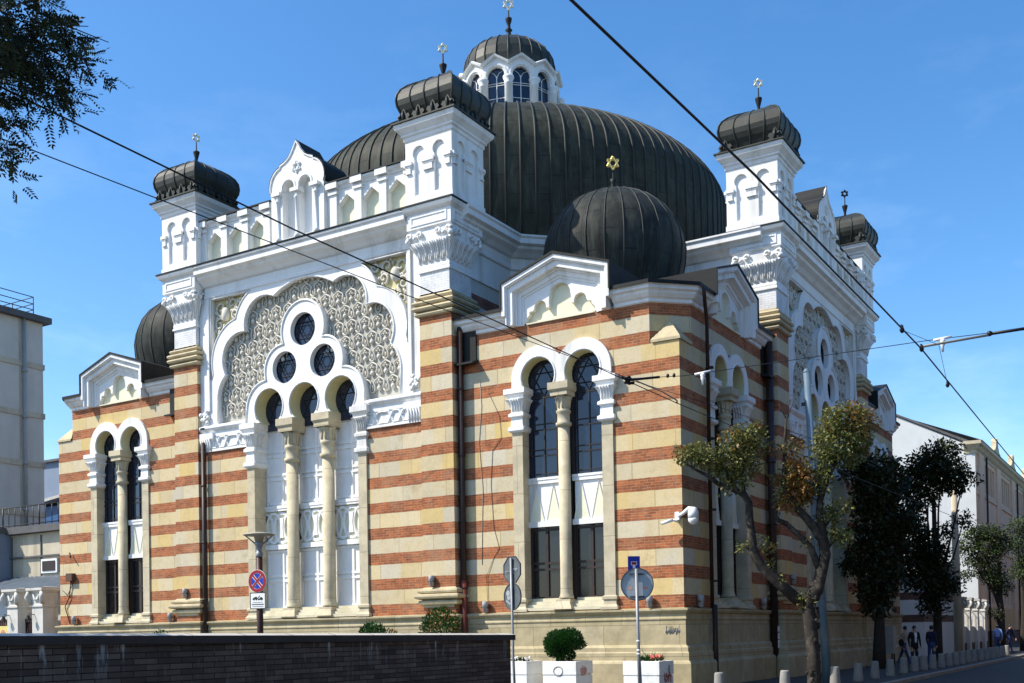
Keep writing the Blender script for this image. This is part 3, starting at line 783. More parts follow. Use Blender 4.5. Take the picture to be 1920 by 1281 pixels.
        for x, zc, r in ((4.35, 14.45, .30), (3.75, 14.55, .26), (3.25, 14.6, .2), (4.45, 13.85, .26), (4.05, 13.6, .22), (4.4, 13.3, .24), (4.15, 13.0, .16), (4.5, 12.8, .2), (4.55, 12.35, .15), (3.6, 14.15, .2), (4.62, 12.0, .1)):
            curl(x, zc, r, 7.5 * rr.choice((-1, 1)), rr.uniform(0, 6), .055)
            for k in range(4):
                a = rr.uniform(0, 6.28); mb.ball((c + s * (x + r * 1.05 * math.cos(a)), .09, zc + r * 1.05 * math.sin(a)), (.06, .06, .08), mp, 6, 4)
        mb.ball((c + s * 4.1, .10, 14.2), (.19, .16, .27), mp, 12, 8)
        mb.build('spandrel_relief', [M['lattice'], M['spandrel']], ap)
    # -------- cornice and parapet
    mb = MB()
    mb.sweep([(c - 5.05, 0), (c + 5.05, 0)], ARMCORN(W), lambda x, y, h: mp(x, -y, h))
    mb.build('cornice', M['white'], syn)
    mb = MB(); mb.box(c - 4.9, c + 4.9, -1.2, W + .70, 16.0, 16.04, mp); mb.build('cornice_flashing', M['roof'], syn)
    mb = MB(); w0 = W + .1
    NI = [(-4.40, .385), (-3.29, .385), (-2.18, .385), (2.18, .385), (3.29, .385), (4.40, .385)]
    holes = [[(c + k - h, 16.24), (c + k + h, 16.24), (c + k + h, 17.02), (c + k, 17.36), (c + k - h, 17.02)] for k, h in NI]
    out = [(c - 5.05, 16.03), (c + 5.05, 16.03), (c + 5.05, 17.58), (c + 1.25, 17.58), (c + 1.25, 17.9), (c - 1.25, 17.9), (c - 1.25, 17.58), (c - 5.05, 17.58)]
    ar = [horseshoe(c + k, 18.08, .33, 17.98, 12) for k in (-.40, .40)]
    hs = [[(a[-1][0], 16.28)] + list(reversed(a)) + [(a[0][0], 16.28)] for a in ar]
    ogee = arcto((-.55, 18.25), (-1.27, 18.0), (-.92, 18.86), 8) + [(-.80, 18.90)] + [(-.78, 18.98), (-.55, 19.06), (-.36, 19.18), (-.22, 19.36), (-.10, 19.56), (0, 19.72)]
    ogee = [(c + a, b) for a, b in ogee] + [(c - a, b) for a, b in reversed(ogee[:-1])]
    gab = [(c - 1.27, 16.06)] + ogee + [(c + 1.27, 16.06)]
    flat = [(c - 5.05, 16.03), (c - 1.26, 16.03), (c - 1.26, 17.58), (c - 5.05, 17.58)]
    mb.plate(flat, holes[:3], w0 - .35, w0, mp); mb.plate([(2 * c - a, b) for a, b in reversed(flat)], [[(2 * c - a, b) for a, b in reversed(h)] for h in holes[:3]], w0 - .35, w0, mp)
    mb.box(c - 5.05, c + 5.05, w0 - .7, w0 - .30, 16.03, 17.7, mp)
    for k in (-4.98, -3.84, -2.74, -1.62, 1.62, 2.74, 3.84, 4.98):
        a, b = k - .155, k + .155
        mb.box(c + a, c + b, w0 - .1, w0 + .07, 16.05, 17.46, mp); mb.box(c + a - .05, c + b + .05, w0 - .1, w0 + .12, 17.40, 17.52, mp)
    for s in (-1, 1):
        a, b = sorted((c + s * 1.27, c + s * 5.05))
        mb.sweep([(a, 0), (b, 0)], [(w0 - .4, 17.56), (w0 + .03, 17.57), (w0 + .06, 17.66), (w0 + .14, 17.72), (w0 + .14, 17.80), (w0 - .5, 17.81)], lambda x, y, h: mp(x, -y, h))
        for k in (1.62, 2.74, 3.84, 4.98):
            mb.box(c + s * k - .25, c + s * k + .25, w0, w0 + .19, 17.60, 17.812, mp)
    par = mb.build('parapet', M['white'], syn)
    for s in (-1, 1):
        a, b = sorted((c + s * 1.4, c + s * 4.95)); mb = MB(); mb.box(a, b, w0 - .295, w0 - .22, 16.1, 17.5, mp); mb.build('niche', M['cream'], par)
        a, b = sorted((c + s * 1.3, c + s * 5.05)); mb = MB(); mb.box(a, b, w0 - .8, w0 + .20, 17.815, 17.86, mp); mb.build('parapet_flashing', M['roof'], par)
    mb = MB()
    mb.plate(gab, hs, w0 - .25, w0 + .16, mp)
    mb.box(c - 1.2, c + 1.2, w0 - .26, w0 - .14, 16.1, 18.6, mp)
    mb.tube([mp(a, w0 + .16, b) for a, b in ogee], .05, 5)
    for k in (-.92, 0, .92):
        mb.lathe([(.09, 16.2), (.13, 16.3), (.075, 16.36), (.075, 17.62), (.12, 17.66), (.12, 17.7), (.08, 17.73), (.15, 17.86)], c + k, w0 + .16, 10, 0, mp=mp)
        mb.box(c + k - .2, c + k + .2, w0 + .02, w0 + .34, 17.86, 17.99, mp)
    for a in ar:
        mb.tube([mp(p[0], w0 + .17, p[1]) for p in a], .05, 5)
    flat_star(mb, c, 18.78, .22, w0 + .18, .030, mp)
    gb = mb.build('gable', M['white'], par)
    mb = MB()
    inn = [(a, b) for a, b in ogee]; o2 = [(c + (a - c) * 1.04, b + .05) for a, b in ogee]
    mb.plate(o2 + list(reversed(inn)), [], w0 - 1.1, w0 + .20, mp)
    mb.plate(inn, [], w0 - 1.1, w0 - .27, mp, back=True)
    mb.box(c - 1.3, c + 1.3, w0 - 1.05, w0 - .3, 16.5, 18.05, mp)
    mb.build('gable_roof', M['roof'], gb)
    # -------- piers
    stars = []
    for s in (-1, 1):
        u = c + s * 6.0; h = .65; w1 = .45; wb = -.85
        mb = MB(); mb.box(u - h, u + h, wb - .7, w1, 2.38, 12.4, mp)
        pr = mb.build('pier', M['wall'], syn)
        Q = [(u - h, wb), (u + h, wb), (u + h, w1), (u - h, w1)]
        mb = MB()
        P = []
        for i, o in enumerate((.10, .17, .17, .10)):
            z = 12.36 + i * .185
            P += [(o - .09, z), (o, z + .03), (o + .03, z + .09), (o, z + .15), (o - .09, z + .18)]
        mb.sweep(Q, P, mp, True); mb.box(u - h, u + h, wb, w1, 12.38, 13.15, mp)
        mb.build('roll_moulding', M['roll'], pr); mb = MB()
        mb.box(u - h + .05, u + h - .05, wb, w1 + .05, 2.62, 2.72, mp)
        B = []
        for z0, o in ((2.70, .12), (2.90, .22), (3.08, .14)):
            B += [(o - .1, z0), (o, z0 + .03), (o + .02, z0 + .09), (o, z0 + .15), (o - .1, z0 + .18)]
        B += [(0, 3.30)]
        mb.sweep(Q, B, mp, True); mb.build('foot_block', M['roll'], pr)
        mb = MB(); hw = .60; Q2 = [(u - hw, wb), (u + hw, wb), (u + hw, w1), (u - hw, w1)]
        mb.box(u - hw, u + hw, wb, w1 + .0, 13.1, 14.2, mp)
        mb.build('painted_brick', M['whitebrick'], pr)
        mb = MB()
        mb.sweep(Q2, [(0, 13.84), (.05, 13.86), (.05, 13.92), (.02, 13.95), (.03, 14.02), (.01, 14.12), (.03, 14.2), (.06, 14.4), (.14, 14.62), (.26, 14.80), (.22, 14.84), (.24, 15.24), (.30, 15.27), (.30, 15.74), (.28, 15.76), (.36, 15.82), (.42, 15.86), (.46, 15.94), (.46, 15.99), (-.3, 16.01)], mp, True)
        for fm in (lambda a, h_, z: mp(u + a, w1 + h_, z), lambda a, h_, z: mp(u + hw + h_, w1 - hw + a, z), lambda a, h_, z: mp(u - hw - h_, w1 - hw + a, z)):
            for k in range(5):
                a = -.48 + .24 * k
                pts = [(.03, 14.18), (.05, 14.28), (.09, 14.46), (.17, 14.64), (.29, 14.80)]
                for q in (-.085, .085): mb.tube([fm((a + q) * (1 + (o - .03) * .9), o + .01, z) for o, z in pts], .026, 5)
                mb.tube([fm((a) * (1 + (o - .03) * .9), o - .01, z) for o, z in pts[1:]], .06, 5)
                mb.ball((0, 0, 0), .001, lambda x, y, z: fm(a + x, .05 + y, 14.22 + z), 4, 2)
            for q in (-1, 1):
                for k in range(3):
                    cx_ = q * (.80 - .21 * k)
                    pts = [fm(cx_ + (.12 - .008 * i) * math.cos(q * i * .55), .27 + .004 * i, 15.04 + (.12 - .008 * i) * math.sin(i * .55)) for i in range(12)]
                    if k != 1: mb.tube(pts, .045, 5)
                    else: mb.ball((0, 0, 0), .09, lambda x, y, z: fm(cx_ + x, .27 + y, 14.97 + z), 6, 4)
                mb.ball((0, 0, 0), .1, lambda x, y, z: fm(q * .86 + x, .28 + y, 14.92 + z), 6, 4)
            mb.plate([(-.74, 15.36), (.74, 15.36), (.74, 15.68), (-.74, 15.68)], [[(-.68, 15.41), (.68, 15.41), (.68, 15.63), (-.68, 15.63)]], .28, .325, fm)
        mb.build('capital', M['white'], pr)
        mb = MB(); mb.box(u - 1.09, u + 1.09, wb - .5, w1 + .49, 15.995, 16.05, mp); mb.build('flashing', M['roof'], pr)
        t, xy = tower(u, -.25, mp, side)
        stars.append((t, xy))
    return stars
SA = arm('A'); SB = arm('B')
star_on(SA[0][0], *SA[0][1], 21.66, .17, R(35), 'silver'); star_on(SA[1][0], *SA[1][1], 21.66, .17, R(75), 'silver')
star_on(SB[0][0], *SB[0][1], 21.66, .17, R(30), 'silver'); star_on(SB[1][0], *SB[1][1], 21.66, .17, R(30), 'roof')

# octagonal body between the arms
OCT = [(-21.05, .6), (-7.95, .6), (-7.95, 3.5), (-3.5, 7.95), (-.6, 7.95), (-.6, 21.05), (-3.5, 21.05), (-7.95, 25.5), (-7.95, 29.2), (-21.05, 29.2), (-21.05, 25.5), (-25.5, 21.05), (-29.2, 21.05), (-29.2, 7.95), (-25.5, 7.95), (-21.05, 3.5)]
mb = MB(); mb.plate([(a, b) for a, b in OCT], [], 2.3, 15.9, lambda a, h, b: (a, b, h), back=True); mb.build('body_wall', M['octwall'], syn)
for P in ([(-7.95, -.1), (-7.95, 3.5), (-3.5, 7.95), (.1, 7.95)], [(.1, 21.05), (-3.5, 21.05), (-7.95, 25.5), (-7.95, 29)], [(-21.05, 29), (-21.05, 25.5), (-25.5, 21.05), (-29, 21.05)], [(-29, 7.95), (-25.5, 7.95), (-21.05, 3.5), (-21.05, -.1)]):
    mb = MB(); mb.sweep(P, [(0, 13.86), (.06, 13.88), (.06, 13.98), (.01, 14.02), (.01, 14.8)] + [(o - .25, h) for o, h in ARMCORN(.25)], ident); mb.build('body_cornice', M['white'], syn)
mb = MB(); mb.plate([(-14.5 + (a + 14.5) * 1.02, 14.5 + (b - 14.5) * 1.02) for a, b in OCT], [], 15.99, 16.06, lambda a, h, b: (a, b, h), back=True); mb.build('flat_roof', M['roof'], syn)

# plinth all round with its mouldings
FP = [(-29, 8), (-29, 0), (-21.15, 0), (-21.15, -.45), (-19.85, -.45), (-19.85, -.25), (-9.15, -.25), (-9.15, -.45), (-7.85, -.45), (-7.85, 0), (0, 0), (0, 7.85), (.45, 7.85), (.45, 9.15), (.25, 9.15), (.25, 19.85), (.45, 19.85), (.45, 21.15), (0, 21.15), (0, 29), (-8, 29)]
PL = [(.30, -.3), (.30, .74), (.26, .80), (.20, .84), (.20, 1.06), (.16, 1.10), (.16, 1.22), (.10, 1.28), (.06, 1.30), (.06, 2.02), (.09, 2.06), (.09, 2.10), (.07, 2.12), (.07, 2.22), (.13, 2.26), (.17, 2.32), (.17, 2.37), (-.05, 2.40)]
mb = MB(); mb.sweep(FP, PL, ident); mb.build('plinth', M['plinth'], syn)

mb = MB(); gr_ = random.Random(8)
for k in range(16):
    x = -.58 + .028 * k; mb.tube([(x, -.068, 1.62 + gr_.uniform(0, .16)), (x + .03, -.068, 1.70 + gr_.uniform(0, .16)), (x + .02, -.068, 1.60 + gr_.uniform(0, .1))], .009, 4)
mb.build('graffiti', M['gscrawl'], syn)
mb = MB()
for z, hh in ((1.05, .28), (1.36, .22), (1.62, .2)): mb.plate([(-.10, z), (.11, z), (.10, z + hh), (-.09, z + hh)], [], .0, .012, lambda a, h, b: (.365 + h, 7.64 + a, b), back=True)
mb.build('paper_notice', M['white'], syn)
# ------------------------------------------------------------------ domes
DC = (-14.5, 14.5)
def dome_prof(R0, z0, zc, h, top_r, n=2.3, k=22):
    out = [(R0 * .985, z0), (R0, z0 + .3), (R0, zc)]
    for i in range(1, k + 1):
        t = PI / 2 * i / k
        r = R0 * math.cos(t) ** (2 / n); z = zc + h * math.sin(t) ** (2 / n)
        if r < top_r: break
        out.append((r, z))
    out.append((top_r, zc + h)); return out
mb = MB(); DP = dome_prof(10.15, 16.05, 20.5, 4.25, 1.8, 2.25)
mb.lathe(DP, *DC, 216, 0); dm = mb.build('main_dome', M['dome'], syn)
mb = MB()
for i in range(108):
    a = 2 * PI * i / 108
    mb.tube([(DC[0] + (r + .01) * math.cos(a), DC[1] + (r + .01) * math.sin(a), z + .01) for r, z in DP[1:-1]], .05, 5)
o = mb.build('dome_ribs', M['rib'], dm)
# lantern: twelve sides
LZ = 24.9
def lantern():
    DZ = -.78; mb = MB(); n = 12; r = 2.38
    V = lambda i, rr, z: (DC[0] + rr * math.sin(R(30 * i)), DC[1] - rr * math.cos(R(30 * i)), z)
    root = None
    lz = lambda x, y, z: (x, y, z + DZ)
    mb.lathe([(2.9, 24.8), (2.9, 25.7), (2.6, 25.75), (2.55, 26.1)], *DC, 12, 0, mp=lz, smooth=False, a0=R(0))
    wins = []
    for i in range(n):
        a = R(30 * i + 15)
        half = r * math.sin(R(15)); ap = r * math.cos(R(15))
        ux, uy = math.cos(a), math.sin(a); nx, ny = math.sin(a), -math.cos(a)
        fm = lambda s, h, z, ux=ux, uy=uy, nx=nx, ny=ny: (DC[0] + nx * (ap + h) + ux * s, DC[1] + ny * (ap + h) + uy * s, z + DZ)
        ars = arc(0, 28.25, .42, 180, 0, 10)
        mb.plate([(-half, 26.0), (half, 26.0), (half, 28.75), (0, 29.12), (-half, 28.75)], [[(.42, 26.05)] + [(p, q) for p, q in reversed(ars)] + [(-.42, 26.05)]], -.22, 0, fm)
        # archivolt and raking hood
        mb.sweep([(p, q) for p, q in arc(0, 28.25, .46, 180, 0, 10)], [(0, 0), (-.02, .05), (-.1, .05), (-.12, 0)], lambda p, q, h, fm=fm: fm(p, h, q))
        mb.sweep([(-half - .04, 28.72), (0, 29.12), (half + .04, 28.72)], [(.02, 0), (.0, .14), (-.08, .18), (-.12, .05), (-.12, -.2)], lambda p, q, h, fm=fm: fm(p, h, q))
        v = V(i, r, 0)
        mb.lathe([(.17, 26.0), (.17, 27.75), (.20, 27.78), (.20, 27.84), (.17, 27.87), (.26, 28.02), (.26, 28.12)], v[0], v[1], 10, mp=lz)
        wins.append(fm)
    lan = mb.build('lantern', M['white'], syn)
    for fm in wins:
        mb = MB(); mb.plate([(-.44, 26.02), (.44, 26.02), (.44, 28.25)] + list(reversed(arc(0, 28.25, .44, 180, 0, 10)))[1:-1] + [(-.44, 28.25)], [], -.2, -.17, fm); w_ = mb.build('window', M['glass'], lan)
        mb = MB()
        mb.box(-.018, .018, -.168, -.14, 26.05, 28.3, fm)
        for z in (26.55, 26.62, 27.25, 27.85, 27.95): mb.box(-.43, .43, -.168, -.145, z - .013, z + .013, fm)
        mb.tube([fm(0, -.155, 28.2), fm(-.1, -.155, 28.4), fm(-.3, -.155, 28.52)], .014, 4); mb.tube([fm(0, -.155, 28.2), fm(.1, -.155, 28.4), fm(.3, -.155, 28.52)], .014, 4)
        mb.build('glazing_bars', M['white'], w_)
    mb = MB()
    prof = [(2.12, 28.6), (2.20, 29.0), (2.22, 29.4), (2.15, 29.8), (1.96, 30.18), (1.60, 30.50), (1.10, 30.72), (.55, 30.84), (.15, 30.9)]
    mb.lathe(prof, *DC, 24, 0, mp=lz, smooth=False, a0=R(-90))
    for i in range(24):
        a = R(-90 + 15 * i)
        mb.tube([(DC[0] + (q + .01) * math.cos(a), DC[1] + (q + .01) * math.sin(a), z + DZ) for q, z in prof], .035, 5)
    mb.build('lantern_dome', M['cap'], lan)
    mb = MB()
    mb.lathe([(.26, 30.86), (.22, 31.0), (.12, 31.08), (.12, 31.16), (.22, 31.25), (.12, 31.36), (.09, 31.5), (.18, 31.58), (.09, 31.68), (.08, 31.85), (.13, 31.98), (.16, 32.12), (.16, 32.16), (.04, 32.18), (.03, 32.55)], *DC, 12, mp=lz)
    f = mb.build('finial', M['roof'], lan)
    mb = MB(); hexagram(mb, (*DC, 32.85 + DZ), .28, R(32), .04); mb.build('star', M['silver'], f)
lantern()
# corner domes
def corner_dome(cx, cy, mat, star):
    mb = MB()
    prof = [(2.0, 12.3), (2.02, 12.75), (2.12, 13.15), (2.30, 13.7), (2.42, 14.25), (2.46, 14.75), (2.38, 15.25), (2.18, 15.75), (1.85, 16.2), (1.42, 16.55), (.92, 16.8), (.45, 16.92), (.1, 16.97)]
    mb.lathe(prof, cx, cy, 48, 0); d = mb.build('corner_dome', mat, syn)
    mb = MB()
    for i in range(24):
        a = 2 * PI * i / 24 + .06
        mb.tube([(cx + (q + .005) * math.cos(a), cy + (q + .005) * math.sin(a), z) for q, z in prof[:-1]], .024, 5)
    mb.build('dome_ribs', M['rib'], d)
    mb = MB(); mb.lathe([(.16, 16.92), (.1, 17.05), (.08, 17.3), (.12, 17.42), (.025, 17.44), (.02, 17.75)], cx, cy, 10); f = mb.build('finial', M['roof'], d)
    if star:
        mb = MB(); hexagram(mb, (cx, cy, 18.0), .23, R(36), .035); mb.build('star', M['gold'], f)
for i, (x, y) in enumerate(((-4, 4), (-25, 4), (-4, 25), (-25, 25))):
    M['sd%d' % i] = domemat('small_dome_metal.%03d' % i, (.034, .037, .035), (.046, .048, .043), x, y, 24, 1.35)
    corner_dome(x, y, M['sd%d' % i], True)

# rain pipes, flashing plates at the inner corners
def pipe(pts, r, mat='pipe', brackets=True):
    mb = MB(); mb.tube(pts, r, 10)
    if brackets and abs(pts[0][2] - pts[-1][2]) > 2:
        x, y = pts[-1][0], pts[-1][1]; z = 3.2
        while z < 11:
            mb.lathe([(r * 1.25, z), (r * 1.25, z + .06)], x, y, 10); z += 2.2
    return mb.build('drainpipe', M[mat], syn)
pipe([(-7.72, -.16, 11.9), (-7.72, -.16, .9)], .10); pipe([(-7.72, -.16, 3.5), (-7.72, -.16, 0)], .115, 'redpipe', False)
pipe([(-21.28, -.16, 11.9), (-21.28, -.16, 0)], .10)
pipe([(-19.62, -.40, 9.3), (-19.62, -.40, 0)], .085)
pipe([(.42, .98, 12.0), (.30, 1.35, 11.75), (.16, 1.85, 11.3), (.16, 1.85, 2.4)], .06); pipe([(.24, 1.85, 2.5), (.24, 1.85, 0)], .085)
pipe([(.22, 7.64, 11.9), (.22, 7.64, 0)], .14); pipe([(.22, 21.36, 11.9), (.22, 21.36, 0)], .12)
for s, u0, u1 in ((mapper('A'), 7.15, 7.84), (mapper('A', True), 7.15, 7.84), (mapper('B'), 7.35, 7.84)):
    mb = MB(); mb.box(u0, u1, .012, .07, 10.72, 11.98, s)
    mb.plate([(.0, 10.66), (.35, 10.60), (.35, 10.66), (.0, 10.78)], [], u0 - .04, u1, lambda a, h, b: s(h, a, b), back=True)
    mb.build('corner_flashing', M['roof'], syn)
# ================================================================== THE SETTING
M['asphalt'] = plain('asphalt', (.045, .046, .05), .9, .25, 1.5, .3, dirt=(.09, .085, .08), dirtfac=.4)
M['paving'] = brickmat('pavement_slabs', (.20, .19, .18), (.16, .155, .15), (.07, .065, .06), .6, .4, .008)
M['kerb'] = plain('kerb_stone', (.26, .24, .21), .85, .2, 2.5, .2)
M['granite'] = plain('bollard_concrete', (.25, .24, .215), .85, .15, 4, .2, dirt=(.16, .15, .13), dirtfac=.5, objco=True)
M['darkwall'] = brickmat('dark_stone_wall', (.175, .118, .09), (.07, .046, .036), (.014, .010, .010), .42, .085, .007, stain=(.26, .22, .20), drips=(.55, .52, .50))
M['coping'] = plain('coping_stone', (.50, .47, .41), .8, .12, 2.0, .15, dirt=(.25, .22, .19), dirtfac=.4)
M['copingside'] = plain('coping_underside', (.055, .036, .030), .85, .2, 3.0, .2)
M['concrete'] = plain('grey_panel_concrete', (.58, .55, .48), .9, .08, .8, .15, dirt=(.42, .39, .34), dirtfac=.5, streak=True)
M['concretelight'] = plain('stained_concrete', (.52, .46, .34), .9, .15, .7, .15, dirt=(.16, .13, .10), dirtfac=.7, streak=True)
M['bluegrey'] = plain('blue_grey_render_and_shade', (.20, .25, .33), .85, .08, .8, .1)
M['blue'] = plain('blue_sheet_metal', (.02, .10, .27), .5, .15, 2, .05)
M['corr'] = plain('corrugated_sheet', (.13, .16, .19), .45, .2, 1.5, .1, metal=.4)
M['shedwall'] = plain('pale_shed_wall', (.55, .55, .52), .85, .1, 1.0, .1, dirt=(.3, .29, .26), dirtfac=.5, streak=True)
M['iron'] = plain('black_iron', (.012, .012, .014), .5, .2, 4, 0)
M['rust'] = plain('dark_red_gate', (.04, .010, .012), .6, .2, 4, 0)
M['stucco'] = plain('white_stucco', (.60, .62, .61), .9, .06, .5, .15, dirt=(.40, .42, .42), dirtfac=.6, streak=True)
M['peach'] = plain('peach_stucco', (.78, .52, .34), .85, .08, .6, .1, dirt=(.35, .24, .18), dirtfac=.4, streak=True)
M['ochre'] = plain('ochre_stucco', (.66, .42, .18), .85, .08, .6, .1)
M['brownbase'] = plain('brown_base', (.10, .055, .04), .85, .15, 1.0, .1)
M['tile'] = plain('grey_roof', (.10, .10, .10), .8, .2, 1.5, .1)
M['steel'] = plain('galvanised_steel', (.26, .265, .27), .5, .15, 5, .03, metal=.3, dirt=(.2, .19, .17), dirtfac=.5)
M['signback'] = plain('sign_back_metal', (.36, .39, .41), .5, .12, 5, .03, metal=.3, dirt=(.16, .17, .18), dirtfac=.6, objco=True)
M['darkback'] = plain('dark_sign_back', (.10, .115, .125), .55, .2, 6, .03, metal=.2, dirt=(.25, .27, .28), dirtfac=.6, objco=True)
M['rim'] = plain('sign_edge', (.06, .065, .07), .5, .2, 6, 0)
M['polebrown'] = plain('brown_post', (.045, .014, .012), .5, .2, 5, .03)
M['poleblue'] = plain('blue_painted_pole', (.10, .16, .21), .45, .10, 2.0, .03, dirt=(.3, .33, .33), dirtfac=.5)
M['signred'] = plain('sign_red', (.30, .006, .012), .4, .08, 5, 0)
M['signblue'] = plain('sign_blue', (.010, .030, .36), .4, .08, 5, 0)
M['signwhite'] = plain('sign_white', (.78, .78, .76), .45, .05, 5, 0)
M['ink'] = plain('sign_ink', (.015, .02, .02), .5, .1, 5, 0)
M['lampglass'] = plain('lamp_disc', (.40, .36, .27), .4, .1, 3, 0)
M['planter'] = plain('white_concrete', (.78, .78, .75), .8, .05, 2.5, .15, dirt=(.42, .40, .36), dirtfac=.5)
M['pink'] = plain('faded_pink_paint', (.62, .30, .22), .8, .2, 6, 0)
M['redpaint'] = plain('red_spray_paint', (.35, .05, .04), .7, .2, 6, 0)
M['greypaint'] = plain('grey_spray_paint', (.30, .30, .30), .8, .2, 6, 0)
M['white_plastic'] = plain('white_plastic', (.80, .81, .80), .35, .03, 3, 0)
M['lamp_grey'] = plain('floodlight_grey', (.34, .34, .33), .5, .1, 5, 0)
M['cable'] = plain('black_cable', (.006, .006, .010), .5, .1, 5, 0)
M['palecable'] = plain('pale_cable', (.40, .36, .28), .6, .1, 5, 0)
M['soil'] = plain('potting_soil', (.05, .035, .022), .95, .2, 6, .2)
M['bark'] = plain('tree_bark', (.030, .024, .019), .95, .4, 7, .7, dirt=(.26, .22, .16), dirtfac=.5)
M['barkdark'] = plain('dark_tree_bark', (.035, .028, .022), .95, .3, 6, .5)
M['leaf1'] = leafmat('olive_leaf', (.15, .15, .04), (.24, .22, .065)); M['leaf2'] = leafmat('green_leaf', (.09, .125, .028), (.15, .175, .045))
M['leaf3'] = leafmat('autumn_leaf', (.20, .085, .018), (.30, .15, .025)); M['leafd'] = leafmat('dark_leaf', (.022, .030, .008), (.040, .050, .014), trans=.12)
M['leafg'] = leafmat('street_tree_leaf', (.045, .085, .018), (.10, .14, .03)); M['thuja'] = leafmat('conifer_leaf', (.012, .060, .010), (.025, .100, .014), 2.0)
M['flowerred'] = plain('coral_petals', (.65, .16, .12), .6, .2, 8, 0); M['flowerwhite'] = plain('white_petals', (.78, .74, .68), .6, .1, 8, 0)
M['orange'] = plain('orange_petals', (.55, .16, .02), .6, .2, 8, 0); M['yellow'] = plain('yellow_board', (.70, .58, .18), .6, .1, 3, 0)

def struct(o): return tag(o, kind='structure')
mb = MB(); mb.add([(-400, -400, -.13), (400, -400, -.13), (400, 600, -.13), (-400, 600, -.13)], [(0, 1, 2, 3)]); struct(mb.build('road', M['asphalt']))
mb = MB()
PV = [(-90, -8.5), (1.2, -8.5), (3.2, -7.4), (4.35, -5.2), (4.55, -2), (4.55, 160), (-90, 160)]
mb.plate(PV, [], -.2, 0, lambda a, h, b: (a, b, h)); struct(mb.build('pavement', M['paving']))
mb = MB(); KP = PV[:6]
mb.sweep(KP, [(0, -.2), (0, .004), (.15, .004), (.17, -.01), (.17, -.2)], ident, cap=False); struct(mb.build('kerb', M['kerb']))
mb = MB(); mb.box(-60, -.15, -29, -9.8, -.2, 0); struct(mb.build('yard_ground', M['paving']))

# ------------------------------------------------------------------ the long dark wall in front
wt = lambda y: 1.80 - .0082 * (y + 20)
wall = empty('stone_wall', (.13, -20, 0)); tag(wall, 'long low wall of dark narrow stone courses with a pale coping across the foreground', 'wall')
def wpart(name, mats, f):
    mb = MB(); f(mb); o = mb.build(name, mats); o.parent = wall; o.matrix_parent_inverse = Matrix.Translation((-.13, 20, 0)); return o
def wbody(mb):
    ys = [-27 + i * (17.0 / 34) for i in range(35)]
    for i in range(34):
        y0, y1 = ys[i], ys[i + 1]
        mb.add([(.13, y0, -.13), (.13, y1, -.13), (.13, y1, wt(y1) - .14), (.13, y0, wt(y0) - .14), (-.30, y0, -.13), (-.30, y1, -.13), (-.30, y1, wt(y1) - .14), (-.30, y0, wt(y0) - .14)],
               [(0, 1, 2, 3), (4, 7, 6, 5)] + ([(0, 3, 7, 4)] if i == 0 else []) + ([(1, 5, 6, 2)] if i == 33 else []))
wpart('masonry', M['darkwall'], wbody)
def wcop(mb):
    y0, y1 = -27.05, -9.9
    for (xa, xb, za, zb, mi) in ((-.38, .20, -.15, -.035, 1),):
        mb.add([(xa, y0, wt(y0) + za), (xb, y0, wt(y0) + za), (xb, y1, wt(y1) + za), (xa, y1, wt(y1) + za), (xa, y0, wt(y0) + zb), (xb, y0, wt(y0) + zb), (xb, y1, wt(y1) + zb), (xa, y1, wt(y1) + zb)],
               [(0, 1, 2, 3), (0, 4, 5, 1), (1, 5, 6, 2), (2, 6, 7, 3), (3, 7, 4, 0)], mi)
    # weathered sloping top
    mb.add([(.20, y0, wt(y0) - .035), (.20, y1, wt(y1) - .035), (.02, y1, wt(y1)), (.02, y0, wt(y0)), (-.38, y1, wt(y1) + .005), (-.38, y0, wt(y0) + .005), (-.38, y1, wt(y1) - .035), (-.38, y0, wt(y0) - .035)],
           [(0, 1, 2, 3), (3, 2, 4, 5), (1, 6, 4, 2), (0, 3, 5, 7)], 0)
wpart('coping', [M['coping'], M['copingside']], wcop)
def wjoint(mb):
    y = -26.2
    while y < -10.2:
        mb.add([(.207, y, wt(y) - .135), (.207, y + .012, wt(y) - .135), (.204, y + .012, wt(y) - .033), (.204, y, wt(y) - .033), (.02, y + .012, wt(y) + .006), (.02, y, wt(y) + .006)], [(0, 1, 2, 3), (3, 2, 4, 5)])
        y += 1.05 + rnd.uniform(-.02, .02)
wpart('coping_joint', M['copingside'], wjoint)

# ------------------------------------------------------------------ bollards
def make_bollard():
    mb = MB(); mb.lathe([(.165, 0), (.16, .05), (.125, .54), (.115, .575), (.09, .59)], 0, 0, 20)
    return mb.build('bollard', M['granite'])
BO = [(1.32, 1.0, -1.6), (2.70, 1.0, 0)]
bp = [(2.0, -2.5), (3.25, -.9), (3.75, 2.3), (3.72, 5.1), (3.70, 7.4), (3.78, 9.3), (3.72, 11.7), (3.74, 13.6), (3.82, 14.9), (3.90, 16.3), (3.95, 17.9), (4.0, 19.3), (4.02, 20.8), (4.05, 22.2), (4.05, 23.9), (4.02, 25.7), (4.05, 27.6), (4.05, 29.3), (4.06, 31.2), (4.08, 33.0), (4.08, 35.2), (4.08, 37.0)]
b0 = make_bollard()
lab = ['front concrete bollard nearest the corner of the synagogue, standing in the light', 'concrete bollard with green smears beside the trunk of the pollarded tree']
for i, (x, y) in enumerate(bp):
    o = b0 if i == 0 else copy_tree(b0)
    o.location = (x, y, 0); o.rotation_euler = (rnd.uniform(-.02, .02), rnd.uniform(-.02, .02), rnd.uniform(0, 6))
    if i < 2: tag(o, lab[i], 'bollard', 'concrete bollards along the kerb')
    else: tag(o, 'short tapered concrete bollard in the shaded row along the kerb', 'bollard', 'shaded bollards in the kerb row')

